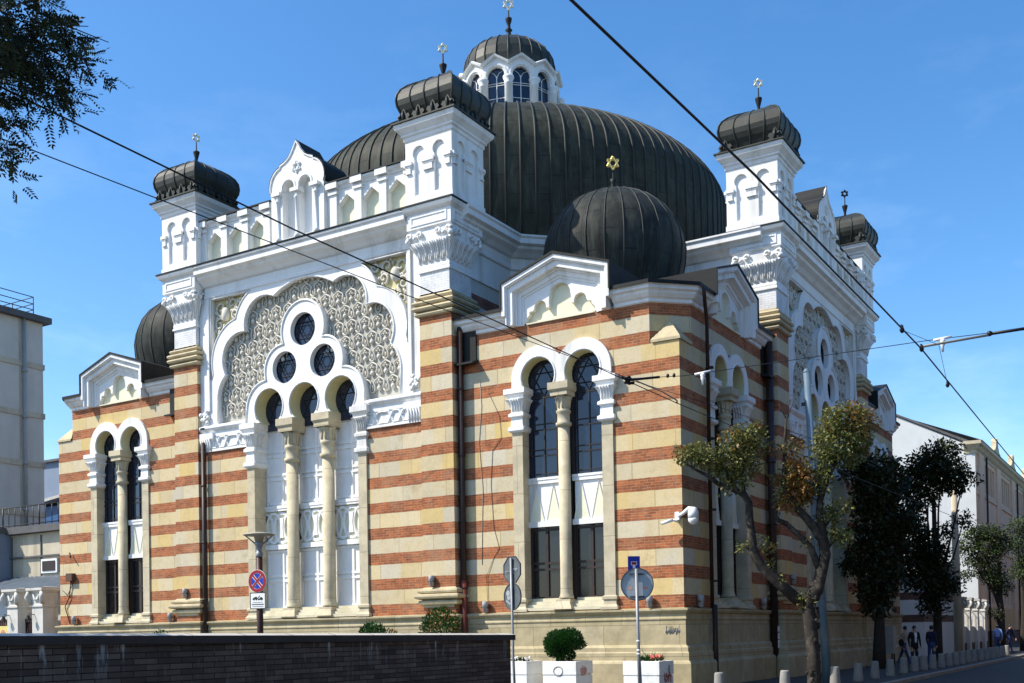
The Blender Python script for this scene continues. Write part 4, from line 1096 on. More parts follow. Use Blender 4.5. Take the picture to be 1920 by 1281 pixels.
# ------------------------------------------------------------------ planters
def planter(x0, x1, y0, y1, zt, label, marks):
    p = empty('planter', ((x0 + x1) / 2, (y0 + y1) / 2, 0)); tag(p, label, 'planter', 'white concrete planters by the synagogue')
    T = Matrix.Translation(-p.location)
    def part(mb, name, mat, par=p):
        o = mb.build(name, mat); o.parent = p; o.matrix_parent_inverse = T; return o
    mb = MB()
    mb.sweep([(x0, y0), (x1, y0), (x1, y1), (x0, y1)], [(0, 0), (0, zt - .42), (-.025, zt - .41), (-.025, zt - .39), (.01, zt - .38), (.01, zt - .01), (0, zt), (-.09, zt), (-.09, zt - .12)], ident, True)
    part(mb, 'box', M['planter'])
    mb = MB(); mb.box(x0 + .08, x1 - .08, y0 + .08, y1 - .08, .2, zt - .06); part(mb, 'soil', M['soil'])
    for f, mat in marks:
        mb = MB(); f(mb); part(mb, 'paint_mark', mat)
def ring_mark(cx, cz, y):
    def f(mb): mb.tube([(cx + .15 * math.cos(t), y, cz + .13 * math.sin(t)) for t in [i * 2 * PI / 16 for i in range(17)]], .018, 4)
    return f
def scrawl(x, yc, zc, w, h, seed, n=4, t=.013):
    def f(mb):
        r = random.Random(seed)
        for k in range(n):
            y = yc - w / 2 + w * (k + .5) / n
            pts = [(x, y + r.uniform(-.5, .5) * w / n, zc + (h * (-.5 + q / 3.0)) * (1 if k % 2 else -1)) for q in range(4)]
            mb.tube(pts, t, 4)
            mb.tube([(x, y - w / n * .5, zc + r.uniform(-.3, .3) * h), (x, y + w / n * .6, zc + r.uniform(-.3, .3) * h)], t, 4)
    return f
def blob_mark(x, yc, zc):
    def f(mb):
        P = [(yc + .19 * math.cos(t) * (1 + .12 * math.sin(5 * t)), zc + .12 * math.sin(t) * (1 + .15 * math.cos(7 * t))) for t in [i * 2 * PI / 24 for i in range(24)]]
        mb.tube([(x, a, b) for a, b in P + P[:1]], .016, 4)
        for k in range(5): mb.tube([(x, yc - .13 + .065 * k, zc - .09), (x, yc - .11 + .06 * k, zc + .08)], .02, 4)
        for k in range(3): mb.box(x - .004, x + .006, yc + .26 + k * .05, yc + .285 + k * .05, zc - .1, zc - .07)
    return f
planter(-6.3, -4.02, -2.40, -1.45, .88, 'white concrete planter with small white flowers, half hidden by the dark wall', [])
planter(-3.46, -2.37, -2.40, -1.38, .88, 'white concrete planter holding the round clipped conifer, pink scrawl on its side', [(ring_mark(-2.95, .60, -2.41), M['greypaint']), (blob_mark(-2.36, -1.95, .60), M['pink'])])
planter(-.86, .22, -2.40, -1.42, .88, 'white concrete planter with coral flowers and dark red graffiti on its side', [(scrawl(.235, -1.85, .42, .5, .26, 3), M['redpaint']), (scrawl(.235, -1.75, .66, .12, .2, 9, 2), M['greypaint'])])

# ------------------------------------------------------------------ foliage
class LV:
    """many small leaf faces"""
    def __init__(s): s.v = []; s.f = []; s.m = []
    def leaf(s, p, d, n, ln, wd, mi):
        d = d.normalized(); w = d.cross(n)
        if w.length < 1e-4: w = d.orthogonal()
        w.normalize(); b = len(s.v)
        s.v += [tuple(p), tuple(p + d * ln * .45 + w * wd), tuple(p + d * ln), tuple(p + d * ln * .45 - w * wd)]
        s.f.append((b, b + 1, b + 2, b + 3)); s.m.append(mi)
    def build(s, name, mats, parent):
        me = bpy.data.meshes.new(name); me.from_pydata(s.v, [], s.f)
        for m in mats: me.materials.append(m)
        me.polygons.foreach_set('material_index', s.m); me.update()
        o = bpy.data.objects.new(name, me); COL.objects.link(o); o.parent = parent; return o
def rv(r):
    while True:
        v = Vector((r.uniform(-1, 1), r.uniform(-1, 1), r.uniform(-1, 1)))
        if 0 < v.length < 1: return v
def blob_leaves(lv, r, c, rad, n, ln, mis, droop=.3, shell=.35):
    """clusters of leaves on twigs through an ellipsoid"""
    c = Vector(c); k = 0
    while k < n:
        d = rv(r); q = d.length
        if r.random() > shell + (1 - shell) * q: continue
        tw = c + Vector((d.x * rad[0], d.y * rad[1], d.z * rad[2]))
        od = (d + rv(r) * .9).normalized()
        mi = r.choice(mis)
        for i in range(7):
            a = (rv(r) * .9 + od * .7 + Vector((0, 0, -droop))).normalized()
            lv.leaf(tw + rv(r) * ln * 1.6, a, rv(r) + Vector((0, 0, .8)), ln * r.uniform(.7, 1.25), ln * r.uniform(.2, .32), mi); k += 1
def twig_leaves(lv, r, p0, d, n, ln, mi, sp):
    """one feathered leaf: a row of paired leaflets"""
    d = d.normalized(); nn = rv(r); w = d.cross(nn).normalized()
    for i in range(n):
        p = p0 + d * sp * (i + 1) + Vector((0, 0, -.004 * i * i * sp * 10))
        for s in (-1, 1):
            lv.leaf(p, d * .55 + w * s, nn, ln * r.uniform(.8, 1.15), ln * .2, mi)
    lv.leaf(p0 + d * sp * (n + 1), d, nn, ln, ln * .2, mi)
def limb(mb, pts, r0, r1, n=8):
    m = len(pts); mb.tube(pts, [r0 + (r1 - r0) * i / (m - 1) for i in range(m)], n)
def tree_root(name, x, y, label, cat='tree', group=None):
    t = empty(name, (x, y, 0)); tag(t, label, cat, group); return t
def par(o, t):
    o.parent = t; o.matrix_parent_inverse = Matrix.Translation(-t.location); return o

# pollarded tree by the kerb: skeleton in metres from its foot
TX, TY = 3.55, 1.0
ex = Vector((.8525, .5227, 0)); ez = Vector((0, 0, 1)); ed = Vector((-.5227, .8525, 0))
def tp(s, z, d=0): return Vector((TX, TY, 0)) + ex * s + ez * z + ed * d
t1 = tree_root('street_tree', TX, TY, 'pollarded tree with bare crooked limbs and sparse olive and orange leaves at the kerb')
mb = MB()
limb(mb, [tp(-.05, -.1), tp(-.04, 0), tp(-.05, .8), tp(-.10, 1.6), tp(-.16, 2.2), tp(-.12, 2.6), tp(.05, 2.85)], .205, .175, 12)
for k in range(60):
    a = rnd.uniform(0, 6.28); z = rnd.uniform(.1, 2.6); q_ = rnd.uniform(.03, .07); mb.ball(tuple(tp(.175 * math.cos(a) - .07, z, .175 * math.sin(a))), (q_, q_, q_ * rnd.uniform(1, 1.8)), None, 7, 5)
limb(mb, [tp(-0.43, 2.49), tp(-0.97, 3.01), tp(-1.48, 3.5), tp(-1.72, 3.97), tp(-1.74, 4.36), tp(-1.8, 4.9), tp(-1.8, 5.32), tp(-1.93, 5.57), tp(-2.22, 5.72), tp(-2.62, 5.86)], 0.17, 0.075)
limb(mb, [tp(-2.62, 5.86), tp(-2.98, 6.14), tp(-3.35, 6.33), tp(-3.65, 6.54)], 0.07, 0.02)
limb(mb, [tp(-1.93, 5.57), tp(-1.98, 6.11), tp(-1.89, 6.72), tp(-1.8, 7.26)], 0.06, 0.02)
limb(mb, [tp(-2.22, 5.72), tp(-2.37, 6.11), tp(-2.56, 6.54)], 0.05, 0.02)
limb(mb, [tp(-1.72, 3.97), tp(-1.87, 4.04), tp(-1.98, 4.14)], 0.05, 0.02)
limb(mb, [tp(-0.15, 2.49), tp(0.09, 2.8), tp(0.24, 3.39), tp(0.35, 3.83), tp(0.3, 4.18), tp(0.09, 4.53), tp(-0.15, 4.85), tp(-0.44, 5.17), tp(-0.73, 5.61), tp(-0.81, 5.96), tp(-0.76, 6.27), tp(-0.75, 6.65), tp(-0.73, 7.23), tp(-0.68, 7.74)], 0.2, 0.03)
limb(mb, [tp(-0.68, 7.71), tp(-0.81, 7.97), tp(-0.91, 8.17)], 0.022, 0.008)
limb(mb, [tp(-0.68, 7.71), tp(-0.58, 7.94), tp(-0.49, 8.14)], 0.022, 0.008)
limb(mb, [tp(-0.75, 6.72), tp(-0.91, 6.95), tp(-0.99, 7.15)], 0.025, 0.008)
limb(mb, [tp(-0.75, 6.8), tp(-0.55, 7.0), tp(-0.38, 7.15), tp(-0.24, 7.3)], 0.028, 0.008)
limb(mb, [tp(0.15, 3.45), tp(0.06, 3.68), tp(-0.05, 4.0), tp(-0.33, 4.32), tp(-0.55, 4.53), tp(-0.73, 4.71)], 0.11, 0.075)
limb(mb, [tp(-0.73, 4.71), tp(-0.97, 4.82), tp(-1.04, 4.97), tp(-1.0, 5.25)], 0.085, 0.03)
limb(mb, [tp(0.0, 2.77), tp(-0.02, 3.04)], 0.15, 0.13)
limb(mb, [tp(0.32, 4.18), tp(0.26, 4.59), tp(0.2, 4.9), tp(0.23, 5.35), tp(0.37, 5.78), tp(0.49, 6.04), tp(0.72, 6.49), tp(0.94, 7.03)], 0.14, 0.035)
limb(mb, [tp(0.23, 5.28), tp(0.18, 5.73), tp(0.26, 6.27)], 0.06, 0.02)
limb(mb, [tp(0.27, 4.52), tp(0.52, 4.82), tp(0.73, 5.08)], 0.05, 0.015)
limb(mb, [tp(0.35, 3.91), tp(0.61, 4.21), tp(0.82, 4.39)], 0.05, 0.015)
limb(mb, [tp(0.67, 6.42), tp(1.1, 6.72), tp(1.37, 7.26)], 0.05, 0.015)
par(mb.build('trunk', M['bark']), t1)
lv = LV(); r = random.Random(3)
for c, rad, n, mis in [(tp(-3.56, 6.69), (0.29, 0.29, 0.21), 293, [0, 0, 1]), (tp(-3.21, 6.72), (0.30, 0.30, 0.24), 343, [0, 1, 0]), (tp(-2.77, 6.69), (0.33, 0.33, 0.26), 406, [0, 0, 1]), (tp(-2.25, 6.57), (0.38, 0.38, 0.33), 571, [0, 1, 0, 0]), (tp(-1.93, 6.94), (0.38, 0.38, 0.38), 622, [0, 1, 0]), (tp(-1.72, 7.35), (0.30, 0.30, 0.24), 343, [0, 1, 1, 2]), (tp(-2.19, 7.15), (0.33, 0.33, 0.26), 406, [0, 1, 2]), (tp(-1.55, 7.06), (0.21, 0.21, 0.30), 247, [0, 1]), (tp(-2.47, 6.24), (0.33, 0.33, 0.20), 339, [0, 0, 1]), (tp(-2.1, 6.04), (0.27, 0.27, 0.26), 310, [0, 1]), (tp(-1.78, 6.43), (0.27, 0.27, 0.27), 322, [0, 0]), (tp(-3.76, 6.72), (0.14, 0.14, 0.12), 50, [0, 2]), (tp(-2.37, 5.78), (0.20, 0.20, 0.11), 111, [0, 1]), (tp(1.0, 7.74), (0.53, 0.53, 0.32), 868, [0, 1, 0, 2]), (tp(0.62, 7.48), (0.43, 0.43, 0.37), 704, [0, 1]), (tp(1.4, 7.48), (0.37, 0.37, 0.37), 573, [0, 0, 2]), (tp(0.75, 6.97), (0.58, 0.58, 0.37), 1058, [0, 1]), (tp(1.26, 6.97), (0.41, 0.41, 0.32), 614, [0, 0, 1]), (tp(0.37, 6.57), (0.26, 0.26, 0.29), 310, [0, 1, 1]), (tp(0.33, 6.17), (0.24, 0.24, 0.20), 222, [1, 0]), (tp(0.24, 5.79), (0.20, 0.20, 0.21), 176, [0, 1]), (tp(1.0, 6.57), (0.38, 0.38, 0.21), 423, [0, 1]), (tp(-0.47, 6.17), (0.30, 0.30, 0.37), 449, [2, 0, 2]), (tp(-0.29, 5.79), (0.30, 0.30, 0.37), 449, [2, 2, 0]), (tp(-0.55, 5.52), (0.33, 0.33, 0.24), 389, [2, 0, 2]), (tp(-0.85, 5.99), (0.21, 0.21, 0.21), 195, [0, 2]), (tp(-0.18, 5.92), (0.26, 0.26, 0.29), 310, [2, 0, 0]), (tp(-0.17, 5.47), (0.21, 0.21, 0.21), 195, [2, 0]), (tp(-0.97, 5.51), (0.14, 0.14, 0.11), 50, [1, 0]), (tp(-0.91, 5.26), (0.15, 0.15, 0.14), 50, [2, 0]), (tp(0.73, 5.14), (0.27, 0.27, 0.20), 259, [1, 0]), (tp(0.38, 4.97), (0.21, 0.21, 0.17), 166, [0, 1]), (tp(0.81, 4.38), (0.26, 0.26, 0.21), 252, [0, 1]), (tp(0.61, 4.56), (0.21, 0.21, 0.18), 176, [1, 0]), (tp(-1.87, 4.09), (0.18, 0.18, 0.11), 55, [0, 1]), (tp(-1.48, 4.21), (0.12, 0.12, 0.11), 50, [0, 1]), (tp(-1.26, 4.0), (0.12, 0.12, 0.08), 50, [0, 2]), (tp(-1.0, 3.18), (0.12, 0.12, 0.09), 50, [1, 0]), (tp(-0.37, 2.54), (0.23, 0.23, 0.12), 147, [1, 0, 0]), (tp(-0.15, 4.21), (0.11, 0.11, 0.08), 50, [0]), (tp(-1.26, 3.54), (0.09, 0.09, 0.06), 50, [0]), (tp(-0.82, 6.94), (0.15, 0.15, 0.15), 54, [0, 2]), (tp(-0.47, 7.0), (0.17, 0.17, 0.14), 57, [0, 2]), (tp(-1.19, 6.83), (0.12, 0.12, 0.08), 50, [0, 2]), (tp(-0.43, 6.49), (0.18, 0.18, 0.15), 69, [2, 0])]:
    blob_leaves(lv, r, c, (rad[0] * 1.15, rad[1] * 1.2, rad[2] * 1.12), n, .12, mis)
par(lv.build('crown', [M['leaf1'], M['leaf2'], M['leaf3']], t1), t1)

# dark plane trees further along the pavement
def street_tree(x, y, h0, blobs, label, mats, seed, trunk=.2, ln=.21, lean=0, dark=True):
    t = tree_root('street_tree', x, y, label, 'tree', 'street trees along the pavement'); r = random.Random(seed)
    mb = MB(); base = Vector((x, y, 0)); top = max(b[1] for b in blobs)
    P = lambda s, z, d=0: base + ex * s + ez * z + ed * d
    limb(mb, [P(0, -.05), P(.03, h0 * .4), P(.06 + lean * .3, h0 * .8), P(lean * .6, h0 * 1.15), P(lean, top * .75)], trunk, trunk * .35, 10)
    for i, (s, z, d, rs, rz, n) in enumerate(blobs):
        if i % 3: continue
        zm = h0 + (z - h0) * .55
        limb(mb, [P(lean * .4, h0 * r.uniform(.8, 1.0)), P(s * .25 + r.uniform(-.15, .15), h0 + (z - h0) * .3, r.uniform(-.2, .2)), P(s * .55 + r.uniform(-.2, .2), zm, r.uniform(-.2, .2)), P(s, z - rz * .3, d)], trunk * .30, .025, 6)
    par(mb.build('trunk', M['barkdark'] if dark else M['bark']), t)
    lv = LV()
    for s, z, d, rs, rz, n in blobs: blob_leaves(lv, r, P(s, z, d), (rs * 1.08, rs * 1.05, rz * 1.08), int(n * .95), ln, list(range(len(mats))), .25, .5)
    par(lv.build('crown', mats, t), t); return t
street_tree(1.75, 16.5, 2.6, [(0.07, 8.32, 0, 0.78, 0.49, 1154), (-0.82, 8.21, 0, 0.49, 0.44, 583), (0.67, 7.88, 0, 0.56, 0.56, 802), (0.07, 7.32, 0, 0.84, 0.62, 1512), (0.62, 6.54, 0, 0.67, 0.78, 1280), (-0.49, 6.88, 0, 0.49, 0.49, 621), (-0.04, 5.88, 0, 0.84, 0.62, 1512), (-0.44, 4.81, 0, 0.67, 0.58, 1050), (0.44, 4.99, 0, 0.62, 0.67, 1053), (0.18, 3.88, 0, 0.78, 0.56, 1256), (-0.09, 3.26, 0, 0.62, 0.44, 804), (-0.04, 2.59, 0, 0.49, 0.31, 459), (-0.93, 4.32, 0, 0.4, 0.22, 281), (1.07, 5.99, 0, 0.44, 0.56, 595)], 'dark leafy tree in shade against the striped wall, trunk hidden in leaves', [M['leafd']], 11, .30)
street_tree(2.15, 27.0, 3.0, [(0.5, 10.8, 0, 0.32, 0.24, 191), (1.03, 10.46, 0, 0.32, 0.37, 256), (0.05, 10.32, 0, 0.53, 0.37, 507), (-0.63, 9.72, 0, 0.66, 0.45, 777), (0.19, 9.72, 0, 0.66, 0.5, 837), (0.98, 9.5, 0, 0.58, 0.48, 681), (1.56, 9.29, 0, 0.32, 0.24, 191), (1.96, 8.98, 0, 0.26, 0.13, 101), (-0.95, 9.29, 0, 0.4, 0.37, 345), (-0.26, 8.98, 0, 0.66, 0.45, 777), (0.5, 8.87, 0, 0.58, 0.34, 548), (1.24, 8.66, 0, 0.37, 0.26, 252), (-1.53, 8.87, 0, 0.4, 0.45, 393), (-1.16, 8.39, 0, 0.53, 0.45, 577), (-0.48, 8.13, 0, 0.53, 0.37, 507), (1.46, 7.04, 0, 0.32, 0.24, 191), (-1.16, 6.25, 0, 0.74, 0.79, 1321), (-0.48, 5.56, 0, 0.79, 0.74, 1383), (-1.46, 5.03, 0, 0.66, 0.74, 1085), (-0.11, 5.03, 0, 0.66, 0.74, 1085), (-0.63, 4.21, 0, 0.9, 0.63, 1475), (0.45, 4.21, 0, 0.45, 0.48, 483), (0.16, 3.63, 0, 0.63, 0.42, 707), (-0.11, 2.84, 0, 0.58, 0.48, 681), (0.98, 3.68, 0, 0.32, 0.26, 205), (0.45, 6.38, 0, 0.32, 0.42, 280), (-1.03, 7.44, 0, 0.48, 0.53, 559)], 'tall dark tree before the white gable wall, ragged sparse top branches', [M['leafd']], 12, .28)
street_tree(2.6, 46, 3.2, [(-1.51, 7.66, 0, 0.68, 0.45, 704), (-0.79, 7.69, 0, 0.68, 0.45, 704), (-0.1, 7.59, 0, 0.62, 0.45, 611), (-1.85, 6.97, 0, 0.68, 0.51, 774), (-0.79, 6.63, 0, 1.03, 0.62, 1501), (0.31, 6.97, 0, 0.68, 0.55, 808), (-1.75, 6.02, 0, 0.55, 0.34, 438), (-0.79, 5.57, 0, 0.92, 0.51, 1155), (-1.99, 5.09, 0, 0.48, 0.27, 316), (-0.45, 4.85, 0, 0.82, 0.45, 897), (0.14, 4.17, 0, 0.58, 0.34, 475), (-0.24, 2.45, 0, 0.34, 0.21, 166)], 'round green street tree in front of the peach coloured building', [M['leafd'], M['leafg']], 13, .32, .17)
street_tree(3.6, 49.5, 3.2, [(-0.25, 8.31, 0, 0.5, 0.43, 383), (0.14, 7.59, 0, 0.57, 0.5, 507), (-0.43, 7.16, 0, 0.46, 0.39, 327), (0.0, 6.16, 0, 0.57, 0.54, 531), (-0.29, 5.34, 0, 0.5, 0.43, 383), (0.39, 8.41, 0, 0.5, 0.5, 425), (0.68, 7.16, 0, 0.57, 0.64, 600), (0.61, 5.74, 0, 0.5, 0.5, 425)], 'bright green street tree at the right edge of the picture', [M['leafg'], M['leafg'], M['leafd']], 14, .32, .17)

# big tree left of the camera: only feathered sprays of it hang into the view
t5 = tree_root('overhanging_tree', -2.2, -26.5, 'tree whose dark feathery branches hang in from the upper left corner')
mb = MB(); Bq = Vector((-2.2, -26.5, 0))
limb(mb, [Bq, Bq + Vector((0, .1, 2.5)), Bq + Vector((.2, .2, 4.2)), Bq + Vector((.4, .3, 6)), Bq + Vector((.2, .6, 8)), Bq + Vector((.5, .8, 10))], .32, .04, 10)
limb(mb, [Bq + Vector((.2, .2, 4.2)), Vector((0, -26.2, 5.9)), Vector((2.2, -25.9, 6.5)), Vector((4.2, -25.5, 6.55)), Vector((5.0, -24.9, 6.4))], .15, .03, 8)
limb(mb, [Vector((2.2, -25.9, 6.5)), Vector((3.6, -25.6, 6.1)), Vector((4.7, -25.1, 5.75))], .06, .012, 6)
limb(mb, [Vector((1.2, -26, 6.2)), Vector((3.2, -25.9, 5.6)), Vector((4.2, -25.7, 5.25))], .06, .012, 6)
limb(mb, [Bq + Vector((.3, .2, 5)), Vector((-4, -25.5, 7.5)), Vector((-6, -24.6, 8.4))], .15, .04, 8); limb(mb, [Bq + Vector((.5, .3, 5.8)), Vector((-3, -25, 8.8)), Vector((-4, -24, 10))], .12, .03, 8)
# feathered sprays along the ends of the branches
r = random.Random(21); lv = LV()
SPR = [(5.159, -25.081, 6.355, 40), (5.326, -24.978, 6.312, 50), (5.494, -24.875, 6.328, 40), (5.255, -25.018, 6.156, 55), (5.439, -24.905, 6.133, 45), (5.592, -24.813, 6.228, 32), (5.657, -24.771, 6.14, 20), (5.716, -24.734, 6.108, 12), (5.184, -25.059, 5.961, 45), (5.351, -24.956, 5.938, 45), (5.468, -24.884, 5.936, 40), (5.442, -24.897, 5.807, 34), (5.315, -24.976, 5.821, 30), (5.18, -25.058, 5.784, 34), (5.136, -25.082, 5.608, 26), (5.123, -25.088, 5.451, 20), (5.137, -25.077, 5.353, 14), (5.621, -24.791, 6.051, 20), (5.544, -24.836, 5.875, 16), (5.122, -25.085, 5.263, 8), (5.022, -25.162, 6.2, 70), (4.981, -25.182, 5.847, 70), (5.006, -25.16, 5.493, 40), (4.918, -25.224, 6.045, 60)]
for x, y, z, n in SPR:
    for k in range(int(n * 1.35)):
        q = rv(r) * .12
        p = Vector((x, y, z)) - ex * .15 + ez * .05 + Vector((q.x * .85, q.y * .85, q.z)) + ed * r.uniform(-.5, .6)
        dr = (ex * r.uniform(-.3, 1.1) + ez * r.uniform(-1.1, .35) + ed * r.uniform(-.6, .6))
        twig_leaves(lv, r, p, dr, r.choice((4, 5, 5, 6)), .044, 0 if r.random() < .95 else 1, .021)
for c, rad, n in ((Vector((-5.5, -24.9, 8.6)), (2.2, 1.6, 1.5), 2400), (Vector((-3.2, -25.6, 9.0)), (2.2, 1.6, 1.6), 2200), (Vector((-7.2, -25.2, 8.6)), (1.8, 1.5, 1.4), 1600), (Vector((-1, -26.6, 8.6)), (2, 1.3, 1.5), 1800), (Vector((1.5, -26.6, 7.6)), (1.6, .8, .8), 1100), (Vector((3.0, -26.2, 7.6)), (1.4, .8, .6), 900), (Vector((4.4, -25.6, 7.5)), (1.0, .7, .45), 600), (Vector((-1.5, -25.6, 11)), (2.4, 1.8, 1.4), 1500)):
    blob_leaves(lv, r, c, rad, n, .20, [0], .3, .5)
for k in range(16):
    q = Vector(SPR[k][:3])
    e_ = rv(r) * .3; mb.tube([q + Vector((-.45, -.22, .2)) + e_, q + Vector((-.2, -.1, .1)) + e_ * .4, q + ex * .1], [.008, .005, .003], 5)
par(mb.build('trunk', M['barkdark']), t5)
par(lv.build('crown', [M['leafd'], M['leafg']], t5), t5)

# clipped conifer in the middle planter, small plants
cn = empty('conifer_bush', (-3.05, -1.9, .8)); tag(cn, 'dense round clipped green conifer growing in the middle white planter', 'bush')
mb = MB(); limb(mb, [Vector((-3.05, -1.9, .8)), Vector((-3.05, -1.9, 1.4))], .06, .03, 7)
for k in range(14): mb.tube([(-3.05, -1.9, .95 + .03 * k), (-3.05 + rnd.uniform(-.4, .4), -1.9 + rnd.uniform(-.4, .4), 1.2 + rnd.uniform(0, .5))], [.02, .008], 5)
par(mb.build('stem', M['barkdark']), cn)
lv = LV(); r = random.Random(5)
def bushcloud(c, rad, n, ln, mis=[0]):
    c = Vector(c)
    for k in range(n):
        d = rv(r).normalized() * (r.random() ** .28); p = c + Vector((d.x * rad[0], d.y * rad[1], d.z * rad[2]))
        lv.leaf(p, d + Vector((0, 0, .5)) + rv(r) * .5, rv(r), ln * r.uniform(.7, 1.3), ln * .26, r.choice(mis))
for c, rad, n in (((-3.2, -1.9, 1.42), (.42, .42, .36), 2600), ((-2.85, -1.9, 1.50), (.40, .40, .32), 2200), ((-3.3, -2.0, 1.25), (.25, .3, .25), 900), ((-2.5, -1.9, 1.36), (.16, .2, .12), 420), ((-3.0, -1.9, 1.06), (.30, .28, .22), 1200)): bushcloud(c, rad, n, .075)
par(lv.build('foliage', [M['thuja']], cn), cn)
def small_plant(name, x, y, z, rad, n, mats, label, cat='plant', ln=.09, group=None):
    global lv
    p = empty(name, (x, y, z)); tag(p, label, cat, group); lv = LV()
    bushcloud((x, y, z + rad[2] * .7), rad, n, ln, list(range(len(mats))))
    par(lv.build('foliage', mats, p), p); return p
fl = small_plant('flower', -.2, -1.95, .84, (.36, .22, .09), 260, [M['thuja'], M['leafg']], 'coral and green flowering plants in the planter nearest the corner')
def petals(p, pts, mat):
    mb = MB()
    for q in pts:
        for k in range(5): mb.ball((q[0] + rnd.uniform(-.035, .035), q[1] + rnd.uniform(-.035, .035), q[2] + rnd.uniform(-.02, .03)), (.03, .03, .022), None, 6, 4)
    par(mb.build('blossom', mat), p)
petals(fl, [(.02 + rnd.uniform(-.17, .13), -2.05 + rnd.uniform(-.1, .2), .95 + rnd.uniform(0, .08)) for _ in range(14)], M['flowerred'])
mb = MB()
for k in range(9): mb.tube([(-.25 + rnd.uniform(-.1, .1), -2.0, .84), (-.25 + rnd.uniform(-.22, .22), -2.0 + rnd.uniform(-.1, .1), 1.08 + rnd.uniform(0, .14))], [.014, .004], 4)
par(mb.build('blades', M['thuja']), fl)
f2 = small_plant('flower', -4.6, -1.95, .84, (.5, .22, .06), 160, [M['thuja']], 'small white flowers in the planter beside the dark wall')
petals(f2, [(-4.55 + rnd.uniform(-.35, .4), -2.05 + rnd.uniform(-.1, .2), .93 + rnd.uniform(0, .06)) for _ in range(16)], M['flowerwhite'])
petals(f2, [(-5.1 + rnd.uniform(-.15, .15), -2.0, .95 + rnd.uniform(0, .12)) for _ in range(5)], M['orange'])
GB = 'low shrubs showing over the dark wall'
for (x, y, z, rad, n, mats, lab_) in [(-28.0, -1.0, 1.1, (.55, .5, .50), 900, [M['thuja']], 'green dome shaped shrub by the white gate pillar'), (-21.55, -.9, 1.15, (.42, .4, .55), 600, [M['thuja']], 'small bushy shrub below the left pier of the great window'),
        (-15.2, -1.4, 1.2, (.55, .4, .38), 350, [M['thuja'], M['leafg']], 'thin low shrub under the great window'), (-10.75, -1.2, 1.3, (.50, .45, .50), 1500, [M['thuja']], 'dense green shrub right of the great window'), (-10.0, -1.2, 1.3, (.28, .3, .36), 260, [M['leaf3'], M['thuja']], 'small reddish shrub between two green ones'), (-7.95, -1.2, 1.25, (.72, .5, .80), 2600, [M['thuja'], M['thuja'], M['thuja'], M['thuja'], M['thuja'], M['leaf3']], 'largest green shrub at the foot of the pier')]:
    p = small_plant('shrub', x, y, z, rad, n, mats, lab_, 'shrub', .10, GB)
    mb = MB(); mb.tube([(x, y, 0), (x, y, z + rad[2])], [.035, .015], 6); par(mb.build('stem', M['barkdark']), p)

# ------------------------------------------------------------------ posts and signs
def face_frame(origin, nrm):
    """local (s right as seen from the front, h out of the face, v up)"""
    nx, ny = nrm; l = math.hypot(nx, ny); nx /= l; ny /= l
    return lambda s, h, v: (origin[0] - ny * s + nx * h, origin[1] + nx * s + ny * h, origin[2] + v)
def upright(root, T0, mb, name, mat, parent=None):
    o = mb.build(name, mat); par(o, root); return o
# lamp post with no-stopping sign
LX, LY = -8.46, -8.77
lp = empty('street_lamp', (LX, LY, 0)); tag(lp, 'slim brown lamp post with a flat disc lamp, behind the dark wall', 'street lamp')
mb = MB(); mb.tube([(LX, LY, 0), (LX, LY, 3.86)], .085, 12); upright(lp, 0, mb, 'pole', M['polebrown'])
mb = MB(); mb.lathe([(.09, 3.86), (.10, 3.9), (.10, 3.98), (.075, 4.0), (.075, 4.12), (.12, 4.2), (.12, 4.26)], LX, LY, 14)
for a in (.62, 3.75):
    dx, dy = math.cos(a), math.sin(a); mb.tube([(LX + .1 * dx, LY + .1 * dy, 4.22), (LX + .36 * dx, LY + .36 * dy, 4.44)], .018, 6)
upright(lp, 0, mb, 'bracket', M['steel'])
mb = MB(); mb.lathe([(.10, 4.26), (.14, 4.42), (.41, 4.44), (.43, 4.465), (.38, 4.49), (.10, 4.53)], LX, LY, 32); upright(lp, 0, mb, 'lamp_disc', M['lampglass'])
nd = (.08, -1.0)
fm = face_frame((LX + .01, LY - .10, 3.22), nd)
sg = empty('no_stopping_sign', (LX, LY - .1, 3.22)); tag(sg, 'round blue and red no stopping sign on the brown lamp post', 'traffic sign')
def disc(mb, f, r, h0, h1, mi=0, n=36): mb.plate(circle(0, 0, r, n), [], h0, h1, lambda a, h, b: f(a, h, b), mi, back=True)
mb = MB(); disc(mb, fm, .305, -.012, .0); upright(sg, 0, mb, 'plate', M['signwhite'])
mb = MB(); mb.plate(circle(0, 0, .295, 36), [circle(0, 0, .215, 36)], 0, .006, fm)
for a in (45, 135):
    c_, s_ = math.cos(R(a)), math.sin(R(a)); w_ = .026
    mb.plate([(-.22 * c_ - w_ * s_, -.22 * s_ + w_ * c_), (-.22 * c_ + w_ * s_, -.22 * s_ - w_ * c_), (.22 * c_ + w_ * s_, .22 * s_ - w_ * c_), (.22 * c_ - w_ * s_, .22 * s_ + w_ * c_)], [], 0, .0065 + .0003 * (a > 90), fm)
upright(sg, 0, mb, 'red_ring', M['signred'])
mb = MB()
for k in range(4):
    a0 = 45 + 90 * k
    A = arc(0, 0, .205, a0 + 13, a0 + 77, 10); cc = (.058 * math.cos(R(a0 + 45)), .058 * math.sin(R(a0 + 45)))
    mb.plate(A + [cc], [], 0, .004, fm)
upright(sg, 0, mb, 'blue_field', M['signblue'])
mb = MB(); mb.box(-.03, .03, -.05, -.012, -.2, .2, fm); upright(sg, 0, mb, 'clamp', M['steel'])
tw = empty('tow_away_sign', (LX, LY - .1, 2.72)); tag(tw, 'small white tow away plate with a black tow truck under the no stopping sign', 'traffic sign')
fm = face_frame((LX + .02, LY - .10, 2.70), nd)
mb = MB(); mb.box(-.26, .26, -.01, 0, -.22, .22, fm); upright(tw, 0, mb, 'plate', M['signwhite'])
mb = MB()
